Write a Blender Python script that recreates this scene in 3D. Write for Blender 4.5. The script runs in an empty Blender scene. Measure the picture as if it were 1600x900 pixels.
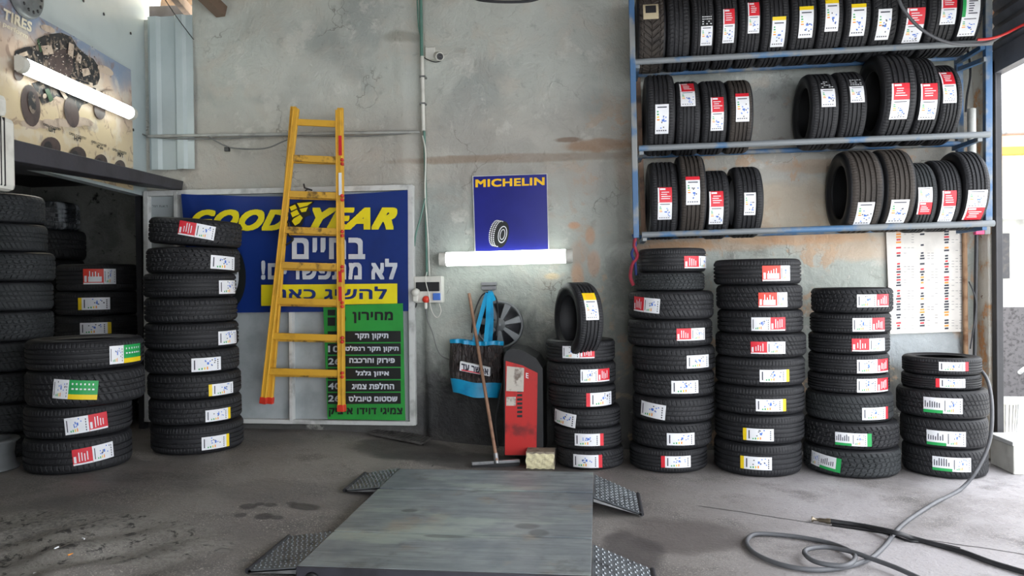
import bpy, math, random
import numpy as np
from mathutils import Vector, Matrix
R_ = math.radians
PI = math.pi
C = bpy.context.scene.collection
sc = bpy.context.scene

# ------------------------------------------------------------------ camera
F = 1155.0
CAM = Vector((0.0, -5.97, 1.35))
YAW, PITCH, ROLL = R_(6.6), -10.0/F, -0.0125
M3 = (Matrix.Rotation(YAW, 3, 'Z') @ Matrix.Rotation(PI/2+PITCH, 3, 'X') @ Matrix.Rotation(ROLL, 3, 'Z'))
cd = bpy.data.cameras.new('camera'); cam = bpy.data.objects.new('camera', cd); C.objects.link(cam)
cd.sensor_width = 36.0; cd.lens = F*36.0/1600.0; cd.clip_start = 0.05; cd.clip_end = 200
cam.matrix_world = Matrix.Translation(CAM) @ M3.to_4x4()
sc.camera = cam
def ray(px, py): return (M3 @ Vector(((px-800)/F, -(py-450)/F, -1.0)))
def onp(px, py, p0, n):
    d = ray(px, py); n = Vector(n); p0 = Vector(p0)
    return CAM + d*((p0-CAM).dot(n)/d.dot(n))
def PY(px, py, Y): return onp(px, py, (0, Y, 0), (0, 1, 0))
def PZ(px, py, Z): return onp(px, py, (0, 0, Z), (0, 0, 1))
def PX(px, py, X): return onp(px, py, (X, 0, 0), (1, 0, 0))

# ------------------------------------------------------------------ world, light, exposure
w = bpy.data.worlds.new('sky'); sc.world = w; w.use_nodes = True
bg = w.node_tree.nodes['Background']; bg.inputs[0].default_value = (0.93, 0.955, 1.0, 1); bg.inputs[1].default_value = 2.3
sl = bpy.data.lights.new('sun', 'SUN'); sl.energy = 5.0; sl.angle = R_(1.5); sl.color = (1, .95, .86)
so = bpy.data.objects.new('sun', sl); C.objects.link(so); so.rotation_euler = (R_(-24), 0, 0)
sc.view_settings.view_transform = 'Standard'; sc.view_settings.look = 'None'
sc.view_settings.gamma = 1; sc.view_settings.use_curve_mapping = False
sc.view_settings.exposure = 1.38

# ------------------------------------------------------------------ materials
def lin(c):
    return tuple((x/255/12.92 if x/255 <= .04045 else ((x/255+.055)/1.055)**2.4) for x in c)
class NT:
    def __init__(s, name):
        s.m = bpy.data.materials.new(name); s.m.use_nodes = True; s.t = s.m.node_tree
        s.b = s.t.nodes['Principled BSDF']; s.tc = None
    def n(s, ty, **k):
        x = s.t.nodes.new(ty)
        for a, v in k.items(): setattr(x, a, v)
        return x
    def L(s, a, b): s.t.links.new(a, b)
    def setin(s, sock, v):
        if isinstance(v, bpy.types.NodeSocket): s.L(v, sock)
        elif isinstance(v, (tuple, list)) and len(v) == 3 and len(sock.default_value) == 4: sock.default_value = (*v, 1)
        else: sock.default_value = v
    def obj(s):
        if not s.tc: s.tc = s.n('ShaderNodeTexCoord')
        return s.tc.outputs['Object']
    def map(s, loc=(0,0,0), rot=(0,0,0), scale=(1,1,1), vec=None):
        m = s.n('ShaderNodeMapping'); s.L(vec or s.obj(), m.inputs[0])
        m.inputs[1].default_value = loc; m.inputs[2].default_value = rot; m.inputs[3].default_value = scale
        return m.outputs[0]
    def noise(s, scale, detail=4, rough=.55, vec=None, dist=0):
        x = s.n('ShaderNodeTexNoise'); s.L(vec or s.obj(), x.inputs['Vector'])
        x.inputs['Scale'].default_value = scale; x.inputs['Detail'].default_value = detail
        x.inputs['Roughness'].default_value = rough; x.inputs['Distortion'].default_value = dist
        return x.outputs['Fac']
    def mr(s, v, a, b, c=0., d=1., smooth=True):
        x = s.n('ShaderNodeMapRange'); x.interpolation_type = 'SMOOTHSTEP' if smooth else 'LINEAR'
        s.L(v, x.inputs[0]); x.inputs[1].default_value = a; x.inputs[2].default_value = b
        x.inputs[3].default_value = c; x.inputs[4].default_value = d
        return x.outputs[0]
    def math(s, op, a, b=0.):
        x = s.n('ShaderNodeMath', operation=op); s.setin(x.inputs[0], a); s.setin(x.inputs[1], b); return x.outputs[0]
    def mix(s, f, a, b, mode='MIX'):
        x = s.n('ShaderNodeMix', data_type='RGBA', blend_type=mode)
        s.setin(x.inputs[0], f); s.setin(x.inputs[6], a); s.setin(x.inputs[7], b); return x.outputs[2]
    def sep(s, vec=None):
        x = s.n('ShaderNodeSeparateXYZ'); s.L(vec or s.obj(), x.inputs[0]); return x.outputs
    def bump(s, h, st=.3, dist=.01):
        x = s.n('ShaderNodeBump'); s.L(h, x.inputs['Height']); x.inputs['Strength'].default_value = st
        x.inputs['Distance'].default_value = dist; s.L(x.outputs[0], s.b.inputs['Normal']); return x
    def blob(s, c, r, warp, axes='XZ', soft=.5):
        # a stain with its own shape: ellipse at c with radii r, edge broken by noise
        o = s.sep(); i = {'X':0,'Y':1,'Z':2}
        a = s.math('DIVIDE', s.math('SUBTRACT', o[i[axes[0]]], c[0]), r[0])
        b = s.math('DIVIDE', s.math('SUBTRACT', o[i[axes[1]]], c[1]), r[1])
        d = s.math('ADD', s.math('MULTIPLY', a, a), s.math('MULTIPLY', b, b))
        d = s.math('ADD', d, s.math('MULTIPLY', s.math('SUBTRACT', warp, .5), 3.0))
        return s.mr(d, 1+soft, 1-soft)
    def done(s, col, rough=.6, metal=0., spec=None):
        s.setin(s.b.inputs['Base Color'], col); s.setin(s.b.inputs['Roughness'], rough); s.setin(s.b.inputs['Metallic'], metal)
        if spec is not None: s.b.inputs['Specular IOR Level'].default_value = spec
        return s.m
def worn(name, col, col2=None, rough=.55, metal=0., scale=6, amt=(.45, .7), bump=.15, bscale=40, spec=None):
    t = NT(name); c = lin(col); c2 = lin(col2) if col2 else tuple(x*.72 for x in c)
    f = t.mr(t.noise(scale, 6), amt[0], amt[1])
    t.bump(t.noise(bscale, 4), bump, .004)
    return t.done(t.mix(f, c, c2), rough, metal, spec)
M = {}
def mk(key, *a, **k): M[key] = worn(key, *a, **k)
mk('rubber', (38, 39, 42), (30, 31, 34), rough=.62, scale=3, bump=.2, bscale=120, spec=.35)
mk('rubber_side', (30, 31, 34), (23, 24, 27), rough=.55, scale=4, bump=.1, spec=.3)
mk('rubber_brown', (62, 57, 53), (44, 42, 41), rough=.7, scale=3, bump=.2, bscale=120, spec=.3)
mk('rubber_grey', (50, 53, 55), (38, 41, 43), rough=.7, scale=3, bump=.2, bscale=120, spec=.3)
mk('paper', (232, 234, 238), (222, 225, 230), rough=.5, bump=.02)
mk('tan_paper', (190, 178, 148), (150, 140, 118), rough=.5, bump=.02)
mk('red_print', (214, 36, 52), (200, 30, 46), rough=.5, bump=.02)
mk('orange_red', (228, 62, 44), (215, 52, 40), rough=.5, bump=.02)
mk('yellow_print', (240, 208, 20), (230, 198, 20), rough=.5, bump=.02)
mk('green_print', (30, 160, 82), (26, 150, 75), rough=.5, bump=.02)
mk('blue_print', (70, 116, 204), (70, 116, 204), rough=.5, bump=.02)
mk('dark_print', (40, 44, 60), (40, 44, 60), rough=.5, bump=.02)
mk('orange_print', (236, 150, 50), (236, 150, 50), rough=.5, bump=.02)
mk('blue_paint', (62, 100, 140), (128, 132, 132), rough=.5, scale=5, amt=(.45, .62), bump=.2)
mk('rail_paint', (120, 126, 130), (74, 110, 146), rough=.5, scale=4, amt=(.5, .6), bump=.2)
mk('rust_post', (150, 122, 104), (92, 80, 76), rough=.8, scale=9, bump=.4)
mk('ladder_yellow', (222, 170, 52), (186, 138, 46), rough=.55, scale=5, amt=(.5, .75), bump=.2)
mk('ladder_worn', (212, 164, 60), (120, 92, 44), rough=.7, scale=14, amt=(.5, .66), bump=.3)
mk('red_plastic', (214, 58, 40), (190, 46, 34), rough=.4)
mk('white_metal', (206, 208, 206), (168, 170, 168), rough=.5, scale=7, amt=(.5, .7), bump=.15)
mk('grey_sheet', (176, 184, 186), (150, 158, 160), rough=.5, scale=3, bump=.1)
mk('banner_blue', (22, 50, 122), (18, 42, 106), rough=.33, scale=2, bump=.05)
mk('banner_yellow', (238, 222, 30), (226, 208, 28), rough=.4, bump=.03)
mk('banner_white', (206, 212, 220), (190, 196, 206), rough=.4, bump=.03)
mk('sign_green', (44, 152, 62), (38, 138, 56), rough=.45, scale=3, bump=.05)
mk('sign_black', (24, 28, 28), (32, 34, 34), rough=.45, bump=.03)
mk('sign_blue', (30, 36, 132), (26, 32, 122), rough=.3, scale=2, bump=.02)
mk('michelin_yellow', (250, 200, 20), (244, 194, 20), rough=.4, bump=.02)
mk('black_steel', (34, 35, 40), (48, 48, 52), rough=.5, scale=5, bump=.2)
mk('beam_steel', (58, 58, 66), (44, 44, 50), rough=.5, scale=5, bump=.2)
mk('black_plastic', (25, 26, 29), (34, 35, 38), rough=.45, scale=8)
mk('white_plastic', (214, 214, 206), (188, 188, 180), rough=.45, scale=6)
mk('cable_grey', (120, 122, 120), (96, 98, 98), rough=.6)
mk('conduit', (168, 170, 166), (140, 142, 138), rough=.5)
mk('green_pipe', (84, 124, 112), (104, 138, 126), rough=.5)
mk('red_panel', (188, 38, 36), (120, 34, 34), rough=.5, scale=6, amt=(.52, .72), bump=.1)
mk('scuffed_paper', (196, 190, 180), (120, 108, 100), rough=.7, scale=16, amt=(.5, .68))
mk('bag_blue', (22, 158, 208), (14, 132, 184), rough=.4, scale=8, bump=.3)
mk('hub_grey', (120, 124, 126), (92, 95, 97), rough=.42, metal=.3, scale=6)
mk('wood_handle', (148, 114, 92), (118, 86, 70), rough=.6, scale=9)
mk('block_stone', (222, 214, 176), (176, 168, 140), rough=.9, scale=18, bump=.8, bscale=60)
mk('block_edge', (150, 140, 124), (110, 100, 90), rough=.9, scale=18, bump=.8, bscale=60)
mk('hose_grey', (88, 90, 94), (72, 74, 78), rough=.5)
mk('hose_black', (34, 35, 38), (46, 47, 50), rough=.5)
mk('brass', (150, 140, 120), (110, 102, 90), rough=.35, metal=.8)
mk('red_hose', (200, 50, 48), (180, 44, 44), rough=.4)
mk('rust', (176, 142, 112), (128, 92, 66), rough=.85, scale=10, bump=.5)
mk('wood_old', (110, 92, 78), (70, 60, 54), rough=.85, scale=7, bump=.4)
mk('lintel_metal', (104, 106, 114), (84, 86, 94), rough=.45, scale=4, bump=.1)
mk('pink_tape', (220, 60, 110), rough=.5)
mk('galv', (150, 152, 154), (118, 120, 122), rough=.4, metal=.6, scale=10)
mk('grate', (96, 94, 92), (66, 64, 62), rough=.6, metal=.4, scale=10)
mk('flap_plate', (120, 126, 130), (84, 88, 92), rough=.4, metal=.6, scale=9, bump=.2)
mk('red_cloth', (150, 40, 58), (110, 30, 44), rough=.8)
mk('navy_cloth', (36, 52, 110), (26, 40, 84), rough=.8)
mk('cream_wall', (226, 214, 186), (212, 200, 172), rough=.8)
mk('yard_grey', (176, 176, 172), (150, 150, 146), rough=.8)
mk('yard_dark', (86, 84, 86), (56, 54, 56), rough=.9, scale=30, bump=.6)
mk('printed_tyre', (86, 72, 70), (60, 52, 52), rough=.4, scale=8)
mk('print_black', (40, 40, 44), (66, 62, 58), rough=.4, scale=14)
mk('print_green', (60, 90, 60), (50, 80, 54), rough=.4)
mk('print_camo', (38, 38, 42), (128, 114, 102), rough=.4, scale=22, amt=(.5, .6))
mk('chart_board', (224, 220, 214), (208, 204, 198), rough=.5, bump=.02)
mk('print_tan', (196, 178, 160), (150, 132, 118), rough=.4, scale=12)
mk('print_cream', (228, 220, 196), (210, 200, 176), rough=.4)
t = NT('tube_glow'); t.b.inputs['Emission Color'].default_value = (.93, 1, .95, 1); t.b.inputs['Emission Strength'].default_value = 4.0
M['tube'] = t.done((.9, .95, .92), .4)
t = NT('glass'); t.b.inputs['Transmission Weight'].default_value = .9; M['smoke'] = t.done((.25, .26, .28), .2)
t = NT('foil'); t.bump(t.noise(16, 5), .9, .03); M['foil'] = t.done(t.mix(t.mr(t.noise(9, 5, vec=t.map(scale=(1,1,.3))), .5, .68), lin((52, 56, 60)), lin((170, 176, 182))), .22, .0)
t = NT('bag_black')
f = t.noise(14, 5, vec=t.map(scale=(2.2, 1, .7))); t.bump(f, 1.0, .05)
M['bag_black'] = t.done(t.mix(t.mr(t.noise(30, 3, vec=t.map(scale=(2.5,1,.6))), .56, .7), lin((42, 34, 34)), lin((96, 78, 74))), .2)
# deck plate: brushed, dirty steel
t = NT('deck_steel')
f = t.noise(7, 8, vec=t.map(scale=(.5, 2.2, 1))); g = t.noise(2.0, 6); h = t.noise(5, 8, .65)
c = t.mix(t.mr(f, .3, .7), lin((118, 126, 130)), lin((146, 153, 155)))
c = t.mix(t.math('MULTIPLY', t.mr(g, .48, .64), .7), c, lin((104, 111, 120)))
c = t.mix(t.math('MULTIPLY', t.mr(h, .54, .7), .6), c, lin((98, 98, 94)))
c = t.mix(t.math('MULTIPLY', t.mr(t.noise(3.5, 6), .56, .7), .5), c, lin((156, 140, 118)))
c = t.mix(t.math('MULTIPLY', t.mr(t.noise(24, 6, .7, vec=t.map(scale=(.12, 2.5, 1))), .5, .64), .45), c, lin((86, 92, 96)))
c = t.mix(t.math('MULTIPLY', t.mr(t.noise(1.6, 5, vec=t.map(loc=(3, 1, 0), scale=(1, 2, 1))), .52, .66), .5), c, lin((176, 188, 176)))
for (px, py, rx, ry) in ((640, 798, .045, .03), (842, 833, .05, .05), (825, 822, .06, .04), (700, 838, .1, .02)):
    p = PZ(px, py, .12); c = t.mix(t.math('MULTIPLY', t.blob((p.x, p.y), (rx, ry), g, 'XY', .5), .6), c, lin((66, 70, 72)))
t.bump(t.noise(50, 5, vec=t.map(scale=(.3, 2, 1))), .12, .003)
M['deck'] = t.done(c, t.mr(h, .3, .7, .38, .55), .25)
# upper left painted sheet
t = NT('sheet_paint'); c = t.mix(t.mr(t.noise(2.0, 5), .4, .7), lin((184, 196, 198)), lin((170, 184, 186))); t.bump(t.noise(2.5, 3), .25, .03)
M['sheet'] = t.done(c, .38)
# poster: printed sky above, sand below
t = NT('poster_print'); o = t.sep()
n = t.noise(3.5, 7, dist=.6)
h = t.math('ADD', o[2], t.math('MULTIPLY', t.math('SUBTRACT', n, .5), .5))
c = t.mix(t.mr(h, 2.85, 3.12), lin((206, 184, 164)), lin((132, 148, 172)))
c = t.mix(t.mr(h, 2.75, 2.5), c, lin((214, 196, 160)))
c = t.mix(t.math('MULTIPLY', t.mr(t.noise(9, 6, dist=1.2), .55, .66), .6), c, lin((140, 112, 100)))
c = t.mix(t.math('MULTIPLY', t.mr(t.noise(5, 4), .52, .6), .45), c, lin((220, 214, 200)))
t.bump(t.noise(2.5, 3), .3, .02); M['poster'] = t.done(c, .35)
# painted plaster wall
def wall_mat(name, dark=1.0, rec=False):
    t = NT(name); o = t.sep()
    n1 = t.noise(1.1, 7, .6); n2 = t.noise(3.2, 8, .62, dist=.4); n3 = t.noise(9, 8, .65); n4 = t.noise(26, 6, .7)
    if rec:
        c = t.mix(t.mr(n2, .4, .65), lin((142, 144, 138)), lin((112, 114, 110)))
        c = t.mix(t.mr(n3, .58, .66), c, lin((50, 50, 50)))
    else:
        c = t.mix(t.mr(n1, .38, .64), lin((190, 195, 188)), lin((178, 182, 175)))
        c = t.mix(t.math('MULTIPLY', t.mr(n2, .45, .68), .6), c, lin((190, 184, 172)))
        c = t.mix(t.math('MULTIPLY', t.mr(t.noise(.8, 5, dist=.5), .5, .62), .55), c, lin((138, 146, 144)))
        c = t.mix(t.math('MULTIPLY', t.mr(n3, .58, .7), .35), c, lin((128, 130, 126)))
        # warm worn band and dirt lower down
        hb = t.math('ADD', o[2], t.math('MULTIPLY', t.math('SUBTRACT', n2, .5), .9))
        c = t.mix(t.math('MULTIPLY', t.math('MULTIPLY', t.mr(hb, 1.9, 2.2), t.mr(hb, 3.0, 2.5)), .45), c, lin((168, 158, 148)))
        c = t.mix(t.math('MULTIPLY', t.mr(hb, 2.0, 1.2), .55), c, lin((146, 154, 147)))
        c = t.mix(t.mr(hb, .95, .3), c, lin((88, 88, 86)))
        vo = t.n('ShaderNodeTexVoronoi'); vo.feature = 'DISTANCE_TO_EDGE'; vo.inputs['Scale'].default_value = 1.3
        wv_ = t.n('ShaderNodeVectorMath', operation='ADD'); nz_ = t.n('ShaderNodeTexNoise'); nz_.inputs['Scale'].default_value = 2.5; nz_.inputs['Detail'].default_value = 8; t.L(t.obj(), nz_.inputs['Vector'])
        t.L(t.obj(), wv_.inputs[0]); t.L(nz_.outputs['Color'], wv_.inputs[1]); t.L(wv_.outputs[0], vo.inputs['Vector'])
        ck = t.math('MULTIPLY', t.mr(vo.outputs['Distance'], .010, .002), t.mr(t.noise(1.7, 3), .5, .6))
        c = t.mix(t.math('MULTIPLY', ck, .6), c, lin((104, 100, 92)))
        # blotches of grime and scraped lighter plaster
        c = t.mix(t.math('MULTIPLY', t.math('MULTIPLY', t.mr(t.noise(1.9, 8, .7, dist=1.0), .55, .68), t.mr(o[0], -1.2, .6)), .5), c, lin((112, 108, 100)))
        c = t.mix(t.math('MULTIPLY', t.mr(t.noise(2.6, 8, .7, vec=t.map(loc=(5, 2, 9))), .56, .64), .5), c, lin((208, 208, 200)))
        # peeled paint showing tan plaster
        pe = t.math('MULTIPLY', t.mr(n2, .53, .57), t.mr(n3, .42, .5))
        reg = t.math('MULTIPLY', t.mr(o[0], -.6, .5), t.mr(o[2], 3.0, 2.5))
        c = t.mix(t.math('MULTIPLY', t.math('MULTIPLY', pe, reg), .8), c, lin((188, 160, 132)))
        c = t.mix(t.math('MULTIPLY', t.math('MULTIPLY', t.mr(n3, .6, .64), reg), .5), c, lin((206, 204, 196)))
        # long brown crack along the plaster joint
        wv = t.math('ADD', o[2], t.math('MULTIPLY', t.math('SUBTRACT', n3, .5), .25))
        ln = t.math('MULTIPLY', t.mr(t.math('ABSOLUTE', t.math('SUBTRACT', wv, 2.42)), .03, .0), t.mr(n1, .42, .6))
        c = t.mix(t.math('MULTIPLY', ln, t.math('MULTIPLY', t.mr(o[0], -1.1, .2), .7)), c, lin((112, 90, 74)))
        # soot stains behind the machine and by the lift
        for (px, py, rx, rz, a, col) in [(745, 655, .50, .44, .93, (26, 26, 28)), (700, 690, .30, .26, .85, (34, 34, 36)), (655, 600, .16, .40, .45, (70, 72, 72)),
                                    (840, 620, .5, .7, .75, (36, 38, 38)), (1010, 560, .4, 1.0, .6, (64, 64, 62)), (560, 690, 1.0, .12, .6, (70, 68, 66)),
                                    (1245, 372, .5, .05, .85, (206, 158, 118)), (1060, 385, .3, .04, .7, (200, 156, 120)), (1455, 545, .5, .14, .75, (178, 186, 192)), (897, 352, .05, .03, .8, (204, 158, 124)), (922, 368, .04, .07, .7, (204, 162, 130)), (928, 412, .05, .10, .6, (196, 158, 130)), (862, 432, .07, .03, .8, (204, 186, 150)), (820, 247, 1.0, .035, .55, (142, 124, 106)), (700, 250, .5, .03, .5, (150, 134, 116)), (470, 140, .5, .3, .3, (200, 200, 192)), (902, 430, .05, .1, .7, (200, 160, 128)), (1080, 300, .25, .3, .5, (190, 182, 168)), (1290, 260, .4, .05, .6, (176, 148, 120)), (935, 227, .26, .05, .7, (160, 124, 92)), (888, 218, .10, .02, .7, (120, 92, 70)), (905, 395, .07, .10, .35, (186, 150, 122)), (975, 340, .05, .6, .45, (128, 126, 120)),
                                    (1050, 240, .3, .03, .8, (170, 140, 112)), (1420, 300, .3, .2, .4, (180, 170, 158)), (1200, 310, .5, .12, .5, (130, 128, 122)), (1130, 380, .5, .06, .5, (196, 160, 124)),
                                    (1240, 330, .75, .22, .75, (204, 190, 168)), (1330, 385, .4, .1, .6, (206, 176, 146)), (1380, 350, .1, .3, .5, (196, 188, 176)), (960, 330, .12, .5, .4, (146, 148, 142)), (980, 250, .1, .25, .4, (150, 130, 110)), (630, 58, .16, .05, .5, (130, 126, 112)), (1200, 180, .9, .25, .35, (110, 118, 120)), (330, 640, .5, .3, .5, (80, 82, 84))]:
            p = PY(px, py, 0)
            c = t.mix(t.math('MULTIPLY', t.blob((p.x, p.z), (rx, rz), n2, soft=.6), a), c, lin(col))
    hh = t.math('ADD', n2, t.math('MULTIPLY', n3, .35)); hh = t.math('ADD', hh, t.math('MULTIPLY', n4, .12))
    t.bump(hh, .8, .04)
    return t.done(c, t.mr(n3, .3, .7, .5, .75))
M['wall'] = wall_mat('painted_plaster'); M['recess'] = wall_mat('old_blocks', rec=True)
# concrete floor
def fh(x):
    a = min(1, max(0, (-0.55-x)/1.9)); return .13*a*a*(3-2*a)
t = NT('concrete_floor'); o = t.sep()
n1 = t.noise(.7, 7, .6); n2 = t.noise(3, 8, .62); n3 = t.noise(40, 5, .7); n4 = t.noise(110, 2, .6)
c = t.mix(t.mr(n1, .35, .65), lin((134, 130, 126)), lin((106, 102, 100)))
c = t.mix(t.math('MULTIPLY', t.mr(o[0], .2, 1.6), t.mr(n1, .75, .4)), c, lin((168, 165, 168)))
c = t.mix(t.math('MULTIPLY', t.mr(n2, .5, .7), .6), c, lin((84, 82, 82)))
c = t.mix(t.math('MULTIPLY', t.mr(n4, .56, .66), t.math('MULTIPLY', t.mr(n2, .35, .6), .75)), c, lin((186, 180, 170)))
c = t.mix(t.math('MULTIPLY', t.mr(n3, .55, .7), .35), c, lin((70, 68, 68)))
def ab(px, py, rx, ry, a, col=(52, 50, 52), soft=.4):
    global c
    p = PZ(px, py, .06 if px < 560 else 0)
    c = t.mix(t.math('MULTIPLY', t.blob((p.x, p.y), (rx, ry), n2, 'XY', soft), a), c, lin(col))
for a in [(388, 805, .05, .05, .8), (406, 800, .025, .03, .8), (413, 817, .05, .06, .85), (376, 818, .035, .04, .7), (423, 800, .04, .04, .7), (475, 798, .085, .05, .85), (455, 795, .03, .03, .7),
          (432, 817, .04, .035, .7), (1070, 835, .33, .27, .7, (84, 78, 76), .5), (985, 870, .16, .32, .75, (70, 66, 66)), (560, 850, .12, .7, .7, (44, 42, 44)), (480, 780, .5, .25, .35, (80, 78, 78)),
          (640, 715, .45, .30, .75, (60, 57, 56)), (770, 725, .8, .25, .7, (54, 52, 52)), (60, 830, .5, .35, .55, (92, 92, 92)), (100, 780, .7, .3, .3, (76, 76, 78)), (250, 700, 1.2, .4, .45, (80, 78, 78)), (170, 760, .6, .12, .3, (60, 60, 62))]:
    ab(*a)
p = PZ(90, 850, .1)
rg = t.blob((p.x, p.y), (.75, .42), n2, 'XY', .3)
c = t.mix(t.math('MULTIPLY', rg, t.mr(n3, .4, .6)), c, lin((140, 138, 132)))
c = t.mix(t.math('MULTIPLY', rg, t.mr(t.noise(14, 8, .7, dist=.8), .54, .62)), c, lin((52, 51, 50)))
pa, pb = PZ(985, 775, 0), PZ(1600, 866, 0)
dd = (pb-pa).normalized()
q = t.math('ADD', t.math('MULTIPLY', t.math('SUBTRACT', o[0], pa.x), -dd.y), t.math('MULTIPLY', t.math('SUBTRACT', o[1], pa.y), dd.x))
q = t.math('ADD', q, t.math('MULTIPLY', t.math('SUBTRACT', n2, .5), .05))
cr = t.math('MULTIPLY', t.mr(t.math('ABSOLUTE', q), .009, .003), t.mr(o[0], .55, .62))
c = t.mix(t.math('MULTIPLY', cr, .85), c, lin((52, 50, 52)))
hh = t.math('ADD', t.math('MULTIPLY', n2, .7), t.math('MULTIPLY', n3, .25)); hh = t.math('SUBTRACT', hh, t.math('MULTIPLY', cr, .6))
t.bump(hh, .9, .022); M['floor'] = t.done(c, t.mr(n2, .3, .7, .55, .8))

# ------------------------------------------------------------------ mesh helpers
class MB:
    def __init__(s): s.v, s.f, s.mi, s.sm = [], [], [], []
    def face(s, pts, mi=0, smooth=False):
        b = len(s.v); s.v += [tuple(p) for p in pts]; s.f.append(tuple(range(b, b+len(pts)))); s.mi.append(mi); s.sm.append(smooth)
    def add(s, v, f, mi=0, smooth=False):
        b = len(s.v); s.v += [tuple(p) for p in v]
        for q in f: s.f.append(tuple(b+i for i in q)); s.mi.append(mi); s.sm.append(smooth)
    def hexa(s, p, mi=0, bev=0):   # 8 points: bottom ccw 4, top ccw 4
        s.add(p, [(3,2,1,0), (4,5,6,7), (0,1,5,4), (1,2,6,5), (2,3,7,6), (3,0,4,7)], mi)
    def box(s, x0, x1, y0, y1, z0, z1, mi=0, M_=None):
        p = [(x0,y0,z0),(x1,y0,z0),(x1,y1,z0),(x0,y1,z0),(x0,y0,z1),(x1,y0,z1),(x1,y1,z1),(x0,y1,z1)]
        if M_: p = [M_ @ Vector(a) for a in p]
        s.hexa(p, mi)
    def bar(s, a, b, wdt, dep, up=(0,0,1), mi=0):      # rectangular bar from a to b; width along side, depth along up
        a, b = Vector(a), Vector(b); d = (b-a).normalized(); u = Vector(up); side = d.cross(u).normalized(); u = side.cross(d).normalized()
        p = []
        for q in (a, b):
            for sx, sy in ((-1,-1),(1,-1),(1,1),(-1,1)): p.append(q+side*sx*wdt/2+u*sy*dep/2)
        s.hexa(p, mi)
    def tube(s, pts, r, n=10, mi=0, caps=True):
        pts = [Vector(p) for p in pts]; rs = r if isinstance(r, (list, tuple)) else [r]*len(pts)
        v, f = [], []; prev = None
        for i, p in enumerate(pts):
            d = (pts[min(i+1, len(pts)-1)]-pts[max(i-1, 0)]).normalized()
            if prev is None:
                a = Vector((0,0,1)) if abs(d.z) < .9 else Vector((1,0,0)); e = d.cross(a).normalized()
            else: e = (prev-d*prev.dot(d)).normalized()
            prev = e; g = d.cross(e)
            for k in range(n):
                an = 2*PI*k/n; v.append(p+(e*math.cos(an)+g*math.sin(an))*rs[i])
        for i in range(len(pts)-1):
            for k in range(n):
                a = i*n+k; b = i*n+(k+1) % n; f.append((a, b, b+n, a+n))
        s.add(v, f, mi, True)
        if caps:
            s.face([v[k] for k in range(n)][::-1], mi); s.face([v[(len(pts)-1)*n+k] for k in range(n)], mi)
    def lathe(s, prof, n=48, M_=None, mi=0, smooth=True, close=False):
        v, f = [], []; m = len(prof)
        for k in range(n):
            a = 2*PI*k/n
            for (r, z) in prof:
                p = Vector((r*math.cos(a), r*math.sin(a), z)); v.append(M_ @ p if M_ else p)
        for k in range(n):
            for j in range(m if close else m-1):
                a = k*m+j; b = k*m+(j+1) % m; c_ = ((k+1) % n)*m+(j+1) % m; d = ((k+1) % n)*m+j; f.append((a, d, c_, b))
        s.add(v, f, mi, smooth)
    def grid(s, fn, nu, nv, mi=0, smooth=True):
        v = [fn(i/nu, j/nv) for j in range(nv+1) for i in range(nu+1)]
        f = [(j*(nu+1)+i, j*(nu+1)+i+1, (j+1)*(nu+1)+i+1, (j+1)*(nu+1)+i) for j in range(nv) for i in range(nu)]
        s.add(v, f, mi, smooth)
    def mesh(s, name, mats):
        me = bpy.data.meshes.new(name); me.from_pydata(s.v, [], s.f)
        for m in (mats if isinstance(mats, (list, tuple)) else [mats]): me.materials.append(m)
        me.polygons.foreach_set('material_index', s.mi); me.polygons.foreach_set('use_smooth', s.sm); me.update()
        return me
    def build(s, name, mats, parent=None, bevel=0, origin=None):
        if origin is not None: origin = Vector(origin); s.v = [tuple(Vector(p)-origin) for p in s.v]
        o = bpy.data.objects.new(name, s.mesh(name, mats)); C.objects.link(o)
        if origin is not None: o.location = origin
        if parent: put(o, parent)
        if bevel:
            m = o.modifiers.new('bevel', 'BEVEL'); m.width = bevel; m.segments = 2; m.limit_method = 'ANGLE'
        return o
def put(o, parent):
    o.parent = parent; o.matrix_parent_inverse = parent.matrix_basis.inverted()
def tag(o, label, cat, group=None, kind=None):
    o['label'] = label; o['category'] = cat
    if group: o['group'] = group
    if kind: o['kind'] = kind
    return o
def thing(name, label, cat, loc=(0,0,0), group=None):
    o = bpy.data.objects.new(name, None); C.objects.link(o); o.location = loc; o.empty_display_size = .1
    return tag(o, label, cat, group)
def struct(o): o['kind'] = 'structure'; return o
def smooth_path(pts, n=8):
    pts = [Vector(p) for p in pts]; out = []
    for i in range(len(pts)-1):
        p0, p1, p2, p3 = pts[max(i-1,0)], pts[i], pts[i+1], pts[min(i+2, len(pts)-1)]
        for k in range(n):
            t_ = k/n
            out.append(.5*((2*p1)+(p2-p0)*t_+(2*p0-5*p1+4*p2-p3)*t_*t_+(3*p1-p0-3*p2+p3)*t_**3))
    return out+[pts[-1]]
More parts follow.
